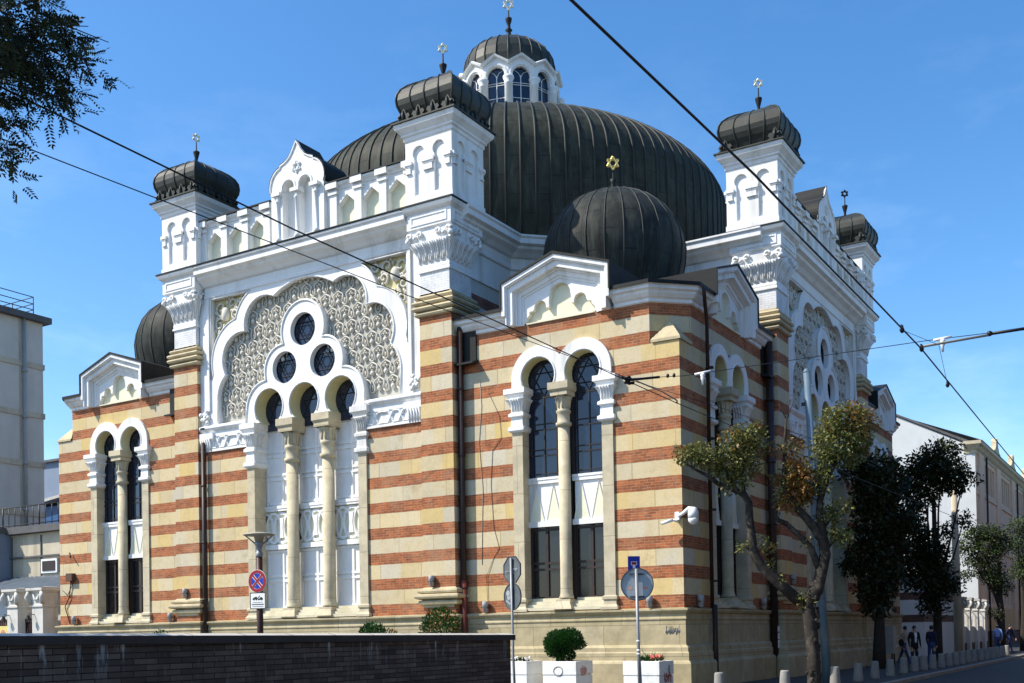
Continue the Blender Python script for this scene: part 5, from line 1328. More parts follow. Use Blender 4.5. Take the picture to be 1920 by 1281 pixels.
mb.plate([(-.26, -.22), (.26, -.22), (.26, .22), (-.26, .22)], [[(-.24, -.20), (.24, -.20), (.24, .20), (-.24, .20)]], 0, .004, fm)
mb.plate([(-.18, .03), (-.17, .06), (-.12, .09), (-.05, .11), (.0, .07), (-.01, .04)], [], 0, .004, fm); mb.plate([(.0, .02), (.17, .02), (.17, .06), (.14, .09), (.08, .09), (.06, .05), (.0, .04)], [], 0, .0042, fm)
mb.plate([(-.01, .06), (.07, .14), (.08, .13), (.01, .05)], [], 0, .0044, fm)
for q in (-.13, -.05, .04, .13): mb.plate(circle(q, .03, .022, 10), [], 0, .005, fm)
for z, ww, t in ((-.045, .16, .006), (-.10, .20, .012), (-.155, .18, .006)):
    x_ = -ww
    while x_ < ww:
        q = rnd.uniform(.012, .03); mb.box(x_, min(x_ + q, ww), 0, .004, z - t, z + t, fm); x_ += q + .008
upright(tw, 0, mb, 'lettering', M['ink'])
# octagon and disc seen from behind
P1 = (-.66, -8.64)
pl = empty('sign_post', (*P1, 0)); tag(pl, 'grey metal post at the end of the dark wall carrying an octagon and a disc', 'sign post')
mb = MB(); mb.tube([(P1[0] + .06, P1[1], 0), (P1[0] + .02, P1[1], 1.2), (P1[0], P1[1], 3.45)], .029, 10); upright(pl, 0, mb, 'pole', M['steel'])
bk = (.34, .94)   # they face away, up the street
fm = face_frame((P1[0], P1[1] + .06, 3.18), bk)
st = empty('stop_sign', (P1[0], P1[1], 3.18)); tag(st, 'octagonal stop sign seen from its dark scratched back, top of the post', 'traffic sign')
octo = [(.335 * math.cos(R(22.5 + 45 * i)), .335 * math.sin(R(22.5 + 45 * i))) for i in range(8)]
mb = MB(); mb.plate(octo, [], -.012, .0, fm, back=True); upright(st, 0, mb, 'plate', M['darkback'])
mb = MB(); mb.plate(octo, [[(a * .955, b * .955) for a, b in octo]], -.024, .01, fm, back=True); mb.box(-.03, .03, -.05, -.012, -.2, .25, fm); upright(st, 0, mb, 'rim', M['rim'])
mb = MB()
for k in range(5): mb.tube([fm(-.2 + .05 * k, -.016, -.05 - .04 * (k % 2)), fm(-.18 + .05 * k, -.016, .03)], .008, 4)
for k in range(4): mb.tube([fm(.08 + .05 * k, -.016, -.02), fm(.10 + .04 * k, -.016, -.10 + .03 * (k % 2))], .006, 4)
upright(st, 0, mb, 'scratches', M['signback'])
fm = face_frame((P1[0], P1[1] + .06, 2.56), bk)
rd = empty('round_sign', (P1[0], P1[1], 2.56)); tag(rd, 'round traffic sign seen from its dark stained back, below the octagon', 'traffic sign')
mb = MB(); disc(mb, fm, .31, -.012, 0); upright(rd, 0, mb, 'plate', M['darkback'])
mb = MB(); mb.plate(circle(0, 0, .315), [circle(0, 0, .295)], -.024, .01, fm, back=True); mb.box(-.03, .03, -.05, -.012, -.2, .2, fm); upright(rd, 0, mb, 'rim', M['rim'])
mb = MB()
for k, (a, b, q) in enumerate(((.16, .08, .07), (.14, -.02, .055), (.20, -.1, .03), (.15, -.13, .028), (.10, -.16, .026))): mb.plate(circle(a, b, q, 12), [], -.0145, -.0125, fm, back=True)
upright(rd, 0, mb, 'stickers', M['signback'])
# big disc from behind
P2 = (3.5, -10.78)
pp = empty('sign_post', (*P2, 0)); tag(pp, 'galvanised post with peeling bands in front of the coral flower planter', 'sign post')
mb = MB(); mb.tube([(P2[0] + .03, P2[1], -.13), (P2[0], P2[1], 2.92)], .031, 12); upright(pp, 0, mb, 'pole', M['steel'])
mb = MB()
for z in (1.25, 1.32, 1.5): mb.lathe([(.034, z), (.035, z + .04)], P2[0] + .015, P2[1], 12)
upright(pp, 0, mb, 'tape_band', M['signwhite'])
fm = face_frame((P2[0] - .02, P2[1] + .07, 2.62), (-.45, 1.0))
ds = empty('round_sign', (P2[0], P2[1], 2.62)); tag(ds, 'large round traffic sign seen from its clean grey back with two stickers', 'traffic sign')
mb = MB(); disc(mb, fm, .315, -.012, 0); upright(ds, 0, mb, 'plate', M['signback'])
mb = MB(); mb.plate(circle(0, 0, .32, 40), [circle(0, 0, .302, 40)], -.035, .01, fm, back=True)
for v in (-.24, .2): mb.box(-.14, .14, -.045, -.014, v - .015, v + .015, fm)
upright(ds, 0, mb, 'rim', M['rim'])
mb = MB(); mb.plate(circle(.135, -.075, .038, 14), [], -.0145, -.0125, fm, back=True); mb.box(-.20, -.11, -.0145, -.0125, -.10, -.05, fm); upright(ds, 0, mb, 'stickers', M['pink'])
# dead end sign
P3 = (-.12, -3.1)
p3 = empty('sign_post', (*P3, 0)); tag(p3, 'thin grey post behind the large round sign, holding the blue plate', 'sign post')
mb = MB(); mb.tube([(P3[0] + .12, P3[1], 0), (P3[0] + .05, P3[1], 1.8), (P3[0], P3[1], 3.4)], .036, 10); upright(p3, 0, mb, 'pole', M['steel'])
fm = face_frame((P3[0], P3[1] - .06, 3.46), (.85, -.9))
de = empty('dead_end_sign', (P3[0], P3[1], 3.46)); tag(de, 'blue dead end sign with white stem and red bar above the round sign', 'traffic sign')
mb = MB(); mb.box(-.17, .17, -.01, 0, -.24, .29, fm); upright(de, 0, mb, 'plate', M['signblue'])
mb = MB(); mb.box(-.035, .035, 0, .004, -.22, .06, fm); mb.plate([(-.085, .045), (.085, .045), (.085, .145), (-.085, .145)], [], 0, .003, fm); upright(de, 0, mb, 'stem', M['signwhite'])
mb = MB(); mb.box(-.068, .068, 0, .006, .06, .13, fm); upright(de, 0, mb, 'bar', M['signred'])

# blue painted pole behind the tree, grey pole further on
bpz = empty('trolley_pole', (3.02, 3.0, 0)); tag(bpz, 'tall tapered blue painted steel pole behind the pollarded tree', 'pole')
mb = MB(); limb(mb, [Vector((3.30, 3.15, 0)), Vector((3.12, 3.05, 4.0)), Vector((2.92, 2.9, 9.55))], .14, .10, 16); mb.lathe([(.105, 9.5), (.07, 9.6), (.0, 9.64)], 2.92, 2.9, 16); upright(bpz, 0, mb, 'shaft', M['poleblue'])
mb = MB(); mb.lathe([(.13, 6.42), (.13, 6.56)], 3.03, 2.98, 14); mb.box(3.03, 3.35, 2.9, 3.02, 6.44, 6.54); mb.box(2.75, 2.86, 2.86, 2.94, 8.5, 8.6); upright(bpz, 0, mb, 'clamp', M['iron'])
gp = empty('utility_pole', (2.3, 31.8, 0)); tag(gp, 'grey concrete utility pole among the dark trees by the white wall', 'pole')
mb = MB(); limb(mb, [Vector((2.38, 31.8, 0)), Vector((2.3, 31.8, 10.2))], .24, .15, 12); upright(gp, 0, mb, 'shaft', M['concretelight'])
mb = MB(); mb.tube([(2.3, 31.8, 3.4), (2.9, 31.4, 3.55)], .03, 6); upright(gp, 0, mb, 'bracket', M['iron'])
# ------------------------------------------------------------------ overhead wires (contact wires run along the street at 6 m)
def wire(name, pts, rad, label, cat='wire', group=None, mat='cable'):
    o = bpy.data.objects.new(name, None)
    mb = MB(); mb.tube(pts, rad, 6); o2 = mb.build(name, M[mat]); tag(o2, label, cat, group); bpy.data.objects.remove(o); return o2
wire('contact_wire', [(4.75, -24.9, 6.0), (4.57, -21.4, 6.0), (4.46, -12.98, 6.0), (4.48, -10.95, 5.98), (4.75, 2, 5.95), (5.2, 20, 5.95), (5.4, 60, 6)], .0095, 'thicker overhead contact wire crossing from the upper left to the junction by the window')
wire('contact_wire', [(3.75, -26.4, 6.0), (3.97, -24.17, 6.0), (4.25, -18.5, 5.99), (4.46, -12.9, 6.06)], .006, 'thinner overhead wire running below the thick one from the left')
wire('contact_wire', [(8.93, -25.5, 6.0), (9.0, -23.46, 6.0), (9.1, -20, 6.0), (9.12, -12.31, 6.0), (8.74, 4.11, 6.0), (8.6, 30, 6)], .0115, 'thick overhead wire crossing the sky from the top centre to the right edge')
wire('span_wire', [(4.5, -12.95, 6.06), (5.29, -12.6, 6.06), (9.2, -11.9, 6.22), (10.04, -11.56, 6.28), (12.5, -10.6, 6.45)], .006, 'thin cross wire from the junction over the corner to the right edge')
wire('span_wire', [(4.5, -12.95, 6.02), (5.05, -10.3, 5.95), (5.7, -5.0, 5.9), (6.2, 4, 5.9)], .005, 'thin slack wire dropping to the right from the junction')
wire('span_wire', [(-8.6, -.6, 11.9), (-1.2, -6.0, 8.6), (4.40, -12.9, 6.03)], .004, 'thin stay wire from the inner corner of the synagogue to the junction') if False else None
jn = empty('wire_junction', (4.46, -12.98, 6.0)); tag(jn, 'dark clamp junction where the two left wires meet in front of the striped corner', 'wire fitting')
mb = MB()
for k in range(9): mb.ball((4.46 + rnd.uniform(-.05, .09), -12.98 + rnd.uniform(-.09, .1), 6.02 + rnd.uniform(-.04, .05)), (.045, .045, .03), None, 6, 4)
mb.tube([(4.4, -13.2, 6.05), (4.46, -12.98, 6.03), (4.95, -12.8, 6.05)], .022, 6)
for q in (.62, .72): mb.ball((4.46 + q, -12.98 + .35 * q, 6.06), (.03, .03, .04), None, 6, 4)
par(mb.build('clamp', M['cable']), jn)
mb = MB(); mb.tube([(4.55, -12.9, 6.02), (4.52, -11.7, 6.05), (4.50, -11.0, 6.02)], .014, 6); mb.tube([(4.50, -11.0, 6.02), (4.48, -10.95, 5.98)], .02, 6); par(mb.build('steady_arm', M['palecable']), jn)
def insulator(x, y, z, label):
    o = empty('insulator', (x, y, z)); tag(o, label, 'insulator', 'white insulators on the cross wire')
    mb = MB(); mb.tube([(x - .13, y - .04, z - .01), (x + .13, y + .04, z + .03)], .022, 8); mb.lathe([(.03, z), (.045, z - .03), (.03, z - .06), (.04, z - .08), (.02, z - .12), (.018, z - .2)], x, y, 10)
    par(mb.build('body', M['white_plastic']), o)
insulator(5.62, -12.53, 6.07, 'white insulator on the cross wire in front of the synagogue corner'); insulator(9.35, -11.85, 6.22, 'white insulator on the cross wire against the sky at the right')
sa = empty('steady_arm', (10.0, -11.6, 6.26)); tag(sa, 'pale steady arm with dark end fitting holding the right contact wire', 'wire fitting')
mb = MB(); mb.tube([(10.0, -11.6, 6.24), (9.25, -12.15, 6.08), (9.13, -12.25, 6.05), (9.12, -12.28, 6.0)], .02, 8); par(mb.build('arm', M['palecable']), sa)
mb = MB(); mb.ball((10.0, -11.6, 6.26), .045, None, 7, 5); mb.tube([(9.98, -11.6, 6.255), (10.9, -11.2, 6.36)], .025, 6); par(mb.build('fitting', M['cable']), sa)
for q, t_ in (((9.12, -12.3, 6.0), 'dark clamp where the pale steady arm meets the right contact wire'), ((9.1, -13.6, 6.0), 'upper dark clamp on the right contact wire against the sky'), ((9.0, -9.4, 6.0), 'lower dark clamp on the right contact wire beyond the steady arm')):
    mb = MB(); mb.ball(q, (.035, .06, .045), None, 7, 5); mb.box(q[0] - .012, q[0] + .012, q[1] - .05, q[1] + .05, q[2] - .02, q[2] + .07); tag(mb.build('wire_clamp', M['cable']), t_, 'wire clamp', 'clamps on the right contact wire')
wire('span_wire', [(9.1, -13.6, 6.0), (9.32, -12.0, 6.1), (9.0, -9.4, 6.0)], .004, 'short bridle wire joined to the right contact wire at both ends')

# ------------------------------------------------------------------ fittings on the building
def floodlight(x, y, z, nx, ny, label, hgt=.36):
    o = empty('floodlight', (x, y, z)); tag(o, label, 'floodlight', 'small grey floodlights on the plinth ledge')
    mb = MB(); mb.lathe([(.05, z), (.085, z + .03), (.09, z + hgt * .5), (.10, z + hgt * .52), (.10, z + hgt), (.085, z + hgt + .01)], x, y, 14); par(mb.build('housing', M['lamp_grey']), o)
    mb = MB(); mb.box(x - .04 - .1 * abs(ny), x + .04 + .1 * abs(ny), y - .04 - .1 * abs(nx), y + .04 + .1 * abs(nx), z + hgt * .45, z + hgt * .52); mb.tube([(x, y, z), (x - nx * .15, y - ny * .15, z + .02)], .02, 6); par(mb.build('bracket', M['iron']), o)
FLS = [(-27.9, -.14, 2.41, 0, -1, 'grey floodlight at the far left end of the striped wall'), (-21.9, -.14, 2.41, 0, -1, 'grey floodlight left of the left pier of the great window'), (-20.6, -.52, 3.32, 0, -1, 'grey floodlight on the rolled stone block of the left pier'), (-8.75, -.55, 3.32, 0, -1, 'grey floodlight on the rolled stone block of the right pier'),
       (-6.9, -.14, 2.41, 0, -1, 'grey floodlight beside the tall corner window, pale cable above it'), (-1.05, -.14, 2.41, 0, -1, 'grey floodlight right of the corner window, behind the large round sign'), (.14, .95, 2.41, 1, 0, 'grey floodlight in shade just round the corner'), (.14, 6.8, 2.41, 1, 0, 'grey floodlight in shade right of the side window'), (.56, 8.9, 3.32, 1, 0, 'grey floodlight in shade on the side pier')]
for q in FLS: floodlight(*q)
cc = empty('bullet_camera', (-.3, -.2, 4.95)); tag(cc, 'white bullet security camera pointing left at the corner', 'camera')
mb = MB(); mb.tube([(-.52, -.36, 4.88), (-.20, -.28, 4.97)], .05, 10); mb.tube([(-.20, -.28, 4.97), (-.13, -.15, 4.93), (-.12, -.01, 4.93)], .03, 6); par(mb.build('housing', M['white_plastic']), cc)
mb = MB(); mb.tube([(-.53, -.362, 4.877), (-.515, -.359, 4.881)], .038, 10); par(mb.build('lens', M['ink']), cc)
cd = empty('dome_camera', (.3, -.2, 5.1)); tag(cd, 'white dome security camera hanging from a bent arm at the corner', 'camera')
mb = MB(); mb.box(-.2, -.06, -.12, .0, 4.98, 5.22); mb.tube([(-.1, -.08, 5.1), (.1, -.22, 5.14), (.32, -.28, 5.28), (.45, -.28, 5.26)], .055, 8)
mb.lathe([(.06, 5.30), (.11, 5.27), (.155, 5.15), (.155, 4.98)], .45, -.28, 16); par(mb.build('housing', M['white_plastic']), cd)
mb = MB(); mb.lathe([(.15, 4.985), (.145, 4.9), (.10, 4.82), (.01, 4.79)], .45, -.28, 16); par(mb.build('dome', M['planter']), cd)
jb = empty('junction_box', (-28.15, -.1, 4.47)); tag(jb, 'brown cable box fixed to the far left striped wall, cables hanging below', 'junction box')
mb = MB(); mb.box(-28.35, -27.95, -.2, .0, 4.3, 4.62); par(mb.build('box', M['brownbase']), jb)
mb = MB(); mb.tube([(-28.2, -.05, 4.3), (-28.3, -.06, 3.6), (-28.6, -.06, 3.2), (-28.3, -.04, 2.45)], .022, 5); mb.tube([(-28.0, -.05, 4.3), (-28.4, -.06, 3.7), (-28.75, -.06, 3.9)], .016, 5); mb.tube([(-28.2, -.1, 5.5), (-28.0, -.2, 5.3)], .035, 6); par(mb.build('cable', M['iron']), jb)
wc = [(-7.05, -.012, 10.1), (-7.0, -.015, 9.2), (-7.12, -.012, 8.0), (-7.0, -.015, 6.5), (-7.05, -.012, 5.2), (-7.08, -.012, 4.0)]
wire('wall_cable', wc, .009, 'pale cable hanging down the striped wall right of the pier', 'cable', None, 'palecable')
wire('wall_cable', [(-6.7, -.012, 9.6), (-6.3, -.015, 8.8), (-6.25, -.02, 8.1), (-6.6, -.012, 7.7), (-6.68, -.012, 6.6), (-6.6, -.012, 5.2), (-6.4, -.015, 4.5), (-6.62, -.012, 4.2), (-6.9, -.03, 3.6), (-6.88, -.03, 2.8)], .007, 'thin dark looping cable on the wall left of the corner window', 'cable', None, 'iron')

# ------------------------------------------------------------------ people
def person(x, y, face, joints, rad, mats, seg, label, extra=None):
    """joints: name -> (right, forward, up); one skinned body, hair and clothing details as children"""
    root = empty('person', (x, y, 0), 0); tag(root, label, 'person')
    fx = Vector((math.cos(face), math.sin(face), 0)); rx = Vector((fx.y, -fx.x, 0))
    W_ = lambda p: Vector((x, y, 0)) + rx * p[0] + fx * p[1] + Vector((0, 0, p[2]))
    names = list(joints); idx = {n: i for i, n in enumerate(names)}
    me = bpy.data.meshes.new('body'); me.from_pydata([W_(joints[n]) for n in names], [(idx[a], idx[b]) for a, b in seg], [])
    tmp = bpy.data.objects.new('body', me); COL.objects.link(tmp)
    md = tmp.modifiers.new('Skin', 'SKIN'); md.use_smooth_shade = True
    for n in names:
        v = me.skin_vertices[0].data[idx[n]]; v.radius = (rad[n], rad[n] * (.75 if n in ('chest', 'belly', 'pelvis') else 1)); v.use_root = n == 'pelvis'
    sb = tmp.modifiers.new('Sub', 'SUBSURF'); sb.levels = 2; sb.render_levels = 2
    bpy.context.view_layer.update()
    ev = tmp.evaluated_get(bpy.context.evaluated_depsgraph_get()); m2 = bpy.data.meshes.new_from_object(ev)
    bpy.data.objects.remove(tmp)
    keys = list(mats); m2.materials.clear()
    for k in keys: m2.materials.append(M[mats[k]])
    JW = {n: W_(joints[n]) for n in names}
    def part(n):
        if n in ('head', 'crown', 'neck', 'nose', 'hl', 'hr') or n[:2] in ('fl', 'fr'): return 'skin'
        if n in ('pelvis', 'hipl', 'hipr', 'kneel', 'kneer', 'anklel', 'ankler'): return 'legs'
        if n in ('toel', 'toer', 'heell', 'heelr'): return 'shoes'
        return 'top'
    ids = []
    for p in m2.polygons:
        c = p.center; b = min(names, key=lambda n: (JW[n] - c).length - rad[n] * .6); ids.append(keys.index(part(b))); p.use_smooth = True
    m2.polygons.foreach_set('material_index', ids)
    o = bpy.data.objects.new('body', m2); COL.objects.link(o); par(o, root)
    h = JW['head']; mb = MB()
    mb.ball(tuple(h + Vector((0, 0, .045)) - fx * .022), (.092, .098, .105), None, 12, 8); par(mb.build('hair', M[extra.get('hair', 'ink')]), root)
    mb = MB()
    for s in (-1, 1): mb.ball(tuple(h + fx * .084 + rx * .03 * s + Vector((0, 0, .005))), (.011, .011, .008), None, 6, 4)
    mb.tube([h + fx * .085 + rx * -.02 + Vector((0, 0, -.055)), h + fx * .085 + rx * .02 + Vector((0, 0, -.055))], .005, 4); par(mb.build('face_detail', M['rim']), root)
    for nm, fn, mat in extra.get('parts', []):
        mb = MB(); fn(mb, W_); par(mb.build(nm, M[mat]), root)
    return root
M['skin'] = plain('skin', (.48, .29, .20), .6, .06, 8, 0); M['navy'] = plain('navy_cloth', (.012, .016, .05), .85, .15, 10, .05); M['blackcloth'] = plain('black_cloth', (.010, .010, .012), .85, .15, 10, .05)
M['jeans'] = plain('blue_jeans', (.035, .06, .16), .85, .15, 10, .05); M['shirtblue'] = plain('light_blue_shirt', (.20, .32, .62), .8, .1, 10, .05); M['beige'] = plain('beige_cloth', (.42, .34, .26), .85, .1, 10, .05); M['shirtwhite'] = plain('white_shirt', (.72, .73, .78), .8, .05, 10, .05)
SEG = [('pelvis', 'belly'), ('belly', 'chest'), ('chest', 'neck'), ('neck', 'head'), ('head', 'crown'), ('head', 'nose'), ('chest', 'shl'), ('shl', 'ell'), ('ell', 'wrl'), ('wrl', 'hl'), ('chest', 'shr'), ('shr', 'elr'), ('elr', 'wrr'), ('wrr', 'hr'),
       ('pelvis', 'hipl'), ('hipl', 'kneel'), ('kneel', 'anklel'), ('anklel', 'toel'), ('pelvis', 'hipr'), ('hipr', 'kneer'), ('kneer', 'ankler'), ('ankler', 'toer')] + \
      [('h' + s, 'f%s%d' % (s, i)) for s in 'lr' for i in range(5)] + [('f%s%d' % (s, i), 'f%s%dt' % (s, i)) for s in 'lr' for i in range(5)]
RAD = dict(pelvis=.15, belly=.14, chest=.165, neck=.055, head=.085, crown=.06, nose=.016, shl=.075, shr=.075, ell=.05, elr=.05, wrl=.032, wrr=.032, hl=.035, hr=.035, hipl=.10, hipr=.10, kneel=.066, kneer=.066, anklel=.045, ankler=.045, toel=.038, toer=.038)
for s in 'lr':
    for i in range(5): RAD['f%s%d' % (s, i)] = .010; RAD['f%s%dt' % (s, i)] = .008
def pose(step=0, armsw=0, lean=0, elb=.05):
    J = dict(pelvis=(0, 0, .94), belly=(0, .01 + lean * .3, 1.12), chest=(0, lean, 1.36), neck=(0, lean + .02, 1.52), head=(0, lean + .04, 1.63), crown=(0, lean + .03, 1.72), nose=(0, lean + .145, 1.615))
    for s, q in (('l', -1), ('r', 1)):
        f = step * q
        J['sh' + s] = (q * .185, lean, 1.43); J['el' + s] = (q * .235, lean - armsw * q - .02, 1.15); J['wr' + s] = (q * .225, lean - armsw * 1.6 * q + elb, .92); J['h' + s] = (q * .222, lean - armsw * 1.75 * q + elb + .03, .845)
        h = J['h' + s]
        for i, (a, b, c) in enumerate(((-.02, .05, .015), (-.002, .032, -.035), (.0, .012, -.045), (.0, -.008, -.043), (.0, -.026, -.034))):
            J['f%s%d' % (s, i)] = (h[0] + a * q, h[1] + b, h[2] + c); J['f%s%dt' % (s, i)] = (h[0] + (a - .016) * q, h[1] + b * 1.15, h[2] + c * 1.75 - (.03 if i == 0 else 0))
        J['hip' + s] = (q * .095, 0, .90); J['knee' + s] = (q * .105, f * .55 + .03 * abs(step), .50); J['ankle' + s] = (q * .105, f, .085 + (.05 if f < -.1 else 0)); J['toe' + s] = (q * .12, f + .16, .04)
    return J
cl = dict(skin='skin', top='navy', legs='jeans', shoes='ink')
toward = math.atan2(-.85, .52)
person(1.9, 20.6, toward + .9, pose(.30, .12, .05), RAD, dict(skin='skin', top='beige', legs='jeans', shoes='ink'), SEG, 'person striding past the plinth in beige top and blue jeans with dark shoulder bag',
       dict(hair='ink', parts=[('shoulder_bag', lambda mb, W_: (mb.ball(tuple(W_((.27, -.02, 1.02))), (.12, .14, .17), None, 10, 7), mb.tube([W_((.25, -.02, 1.15)), W_((.15, -.1, 1.35)), W_((.05, 0, 1.47))], .015, 5)), 'blackcloth')]))
person(2.75, 18.6, toward + .1, pose(.04, .03), RAD, dict(skin='skin', top='blackcloth', legs='blackcloth', shoes='ink'), SEG, 'person in a black suit and white shirt standing on the pavement facing the street',
       dict(hair='ink', parts=[('shirt_front', lambda mb, W_: mb.add([W_((-.055, .135, 1.47)), W_((.055, .135, 1.47)), W_((.045, .165, 1.32)), W_((.03, .14, 1.05)), W_((-.03, .14, 1.05)), W_((-.045, .165, 1.32))] + [W_((-.05, .08, 1.46)), W_((.05, .08, 1.46)), W_((.04, .08, 1.3)), W_((.03, .08, 1.06)), W_((-.03, .08, 1.06)), W_((-.04, .08, 1.3))], [(0, 1, 2, 3, 4, 5), (6, 7, 8, 9, 10, 11), (0, 6, 7, 1), (1, 7, 8, 2), (2, 8, 9, 3), (3, 9, 10, 4), (4, 10, 11, 5), (5, 11, 6, 0)]), 'shirtwhite')]))
person(3.15, 20.2, toward + 2.2, pose(.05, .02), RAD, cl, SEG, 'person in a dark navy jacket and jeans talking beside the suited one', dict(hair='ink'))
person(2.95, 42.0, toward + 2.9, pose(.12, .08), RAD, dict(skin='skin', top='shirtblue', legs='jeans', shoes='ink'), SEG, 'distant person in a light blue shirt seen from behind near the right edge', dict(hair='ink'))
person(3.45, 43.5, toward + .5, pose(.22, .1), RAD, cl, SEG, 'distant person in dark blue clothes stepping off the kerb near the right edge', dict(hair='ink'))

# ------------------------------------------------------------------ background left: grey panel block, terraces, sheds, gate
ab = empty('panel_building', (-44.5, 0, 0)); tag(ab, 'tall blank grey concrete panel building with a drainpipe at the left edge', 'building')
mb = MB(); mb.box(-56, -44.5, 2.0, 10.2, -.1, 20.55); par(mb.build('wall', M['concrete']), ab)
mb = MB()
for z in (6.3, 9.2, 12.1, 15.0, 17.9): mb.box(-44.52, -44.42, 2.0, 10.2, z - .16, z + .16); mb.box(-56, -44.4, 10.18, 10.25, z - .16, z + .16)
for y in (8.7, 5.7, 2.7): mb.box(-44.51, -44.46, y - .05, y + .05, 0, 20.5)
par(mb.build('panel_joint', M['concretelight']), ab)
mb = MB(); mb.box(-56.2, -44.1, 1.8, 10.55, 20.5, 20.85); par(mb.build('roof', M['tile']), ab)
mb = MB(); mb.tube([(-44.35, 8.9, 20.5), (-44.35, 8.9, 7.0)], .10, 10)
for z in (9.3, 12, 14.7, 17.4): mb.lathe([(.16, z), (.16, z + .15)], -44.35, 8.9, 10)
par(mb.build('drainpipe', M['lamp_grey']), ab)
rl = empty('roof_railing', (-44.6, 8, 20.85)); tag(rl, 'thin steel railing on the roof of the grey panel building', 'railing')
mb = MB()
for z in (21.2, 21.55, 21.95): mb.tube([(-44.5, 2.2, z), (-44.5, 9.6, z), (-50, 9.6, z)], .028, 5)
for y in (9.6, 7.4, 5.2, 3.0): mb.tube([(-44.5, y, 20.8), (-44.5, y, 21.97)], .03, 5)
for x in (-46.5, -48.5): mb.tube([(x, 9.6, 20.8), (x, 9.6, 21.97)], .03, 5)
par(mb.build('bars', M['iron']), rl)
lb = empty('terrace_building', (-37, 5, 0)); tag(lb, 'low stained concrete building with a terrace and small window at the left', 'building')
mb = MB(); mb.box(-52, -37.0, 1.9, 3.0, 0, 7.1); par(mb.build('side_wall', M['bluegrey']), lb)  # shaded face of the beige building; shade is put into the blue-grey colour
mb = MB(); mb.box(-44, -30.2, 3.02, 14, 0, 7.0); par(mb.build('wall', M['concretelight']), lb)
mb = MB(); mb.box(-44, -30, 2.90, 3.0, 5.82, 5.90); mb.box(-44, -30, 2.88, 3.0, 4.6, 4.72)
for x in (-36.9, -34.6, -32.3): mb.box(x, x + .05, 2.96, 3.01, 4.7, 6.9)
par(mb.build('panel_joint', M['tile']), lb)
mb = MB(); mb.box(-53, -36.9, 1.85, 2.7, 7.1, 7.36); mb.box(-53, -29.6, 2.7, 14.4, 7.02, 7.36); par(mb.build('terrace_slab', M['tile']), lb)
mb = MB(); mb.box(-34.5, -33.3, 2.93, 3.01, 5.02, 5.7); par(mb.build('window_frame', M['white_plastic']), lb)
mb = MB(); mb.box(-34.38, -33.42, 2.90, 2.935, 5.12, 5.6); mb.box(-33.1, -31.6, 2.9, 3.0, 5.0, 5.7); par(mb.build('window', M['frame']), lb)
tr = empty('terrace_railing', (-38, 2.6, 7.42)); tag(tr, 'black iron terrace railing in front of the grey building', 'railing')
mb = MB()
A_, B_ = Vector((-52, 2.9, 7.36)), Vector((-29.7, 2.9, 7.36))
n_ = 46
for i in range(n_ + 1):
    p = A_.lerp(B_, i / n_); mb.tube([p, p + Vector((0, 0, 1.0))], .022 if i % 6 else .04, 4)
for z in (.12, 1.0): mb.tube([A_ + Vector((0, 0, z)), B_ + Vector((0, 0, z))], .03, 5)
par(mb.build('bars', M['iron']), tr)
bs = empty('blue_shed', (-54, 18, 0)); tag(bs, 'blue sheet metal shed with a pale roof edge between the grey block and the synagogue', 'shed')
mb = MB(); mb.box(-62, -48, 17, 24, 0, 11.0); par(mb.build('wall', M['blue']), bs)
mb = MB(); mb.add([(-62.3, 16.5, 10.3), (-47.7, 16.5, 11.9), (-47.7, 24, 11.9), (-62.3, 24, 10.3), (-62.3, 16.5, 10.5), (-47.7, 16.5, 12.1), (-47.7, 24, 12.1), (-62.3, 24, 10.5)], [(0, 1, 2, 3), (4, 5, 6, 7), (0, 1, 5, 4), (1, 2, 6, 5), (2, 3, 7, 6), (3, 0, 4, 7)]); par(mb.build('roof', M['shedwall']), bs)
gb = empty('blue_grey_building', (-66, 30, 0)); tag(gb, 'plain blue grey building wall rising behind the blue shed', 'building')
mb = MB(); mb.box(-80, -55, 28, 40, 0, 16.9); par(mb.build('wall', M['bluegrey']), gb)
mb = MB(); mb.box(-80.3, -54.7, 27.7, 40, 16.9, 17.1); par(mb.build('roof', M['tile']), gb)
cs = empty('corrugated_shed', (-34, 1, 0)); tag(cs, 'low shed with a sloping corrugated metal roof behind the white gate pillars', 'shed')
mb = MB(); mb.box(-46, -30.3, 1.6, 2.7, 0, 4.3); par(mb.build('wall', M['shedwall']), cs)
mb = MB()
K = 90; V = []
for i in range(K + 1):
    x = -46.5 + 16.4 * i / K; dz = .05 * (i % 2)
    V += [(x, .9, 4.12 + dz), (x, 2.8, 4.85 + dz)]
mb.add(V, [(2 * i, 2 * i + 2, 2 * i + 3, 2 * i + 1) for i in range(K)]); par(mb.build('roof', M['corr']), cs)
M['pillar'] = plain('weathered_white_stone', (.60, .58, .52), .85, .10, 2.0, .2, dirt=(.32, .29, .24), dirtfac=.7, streak=True)
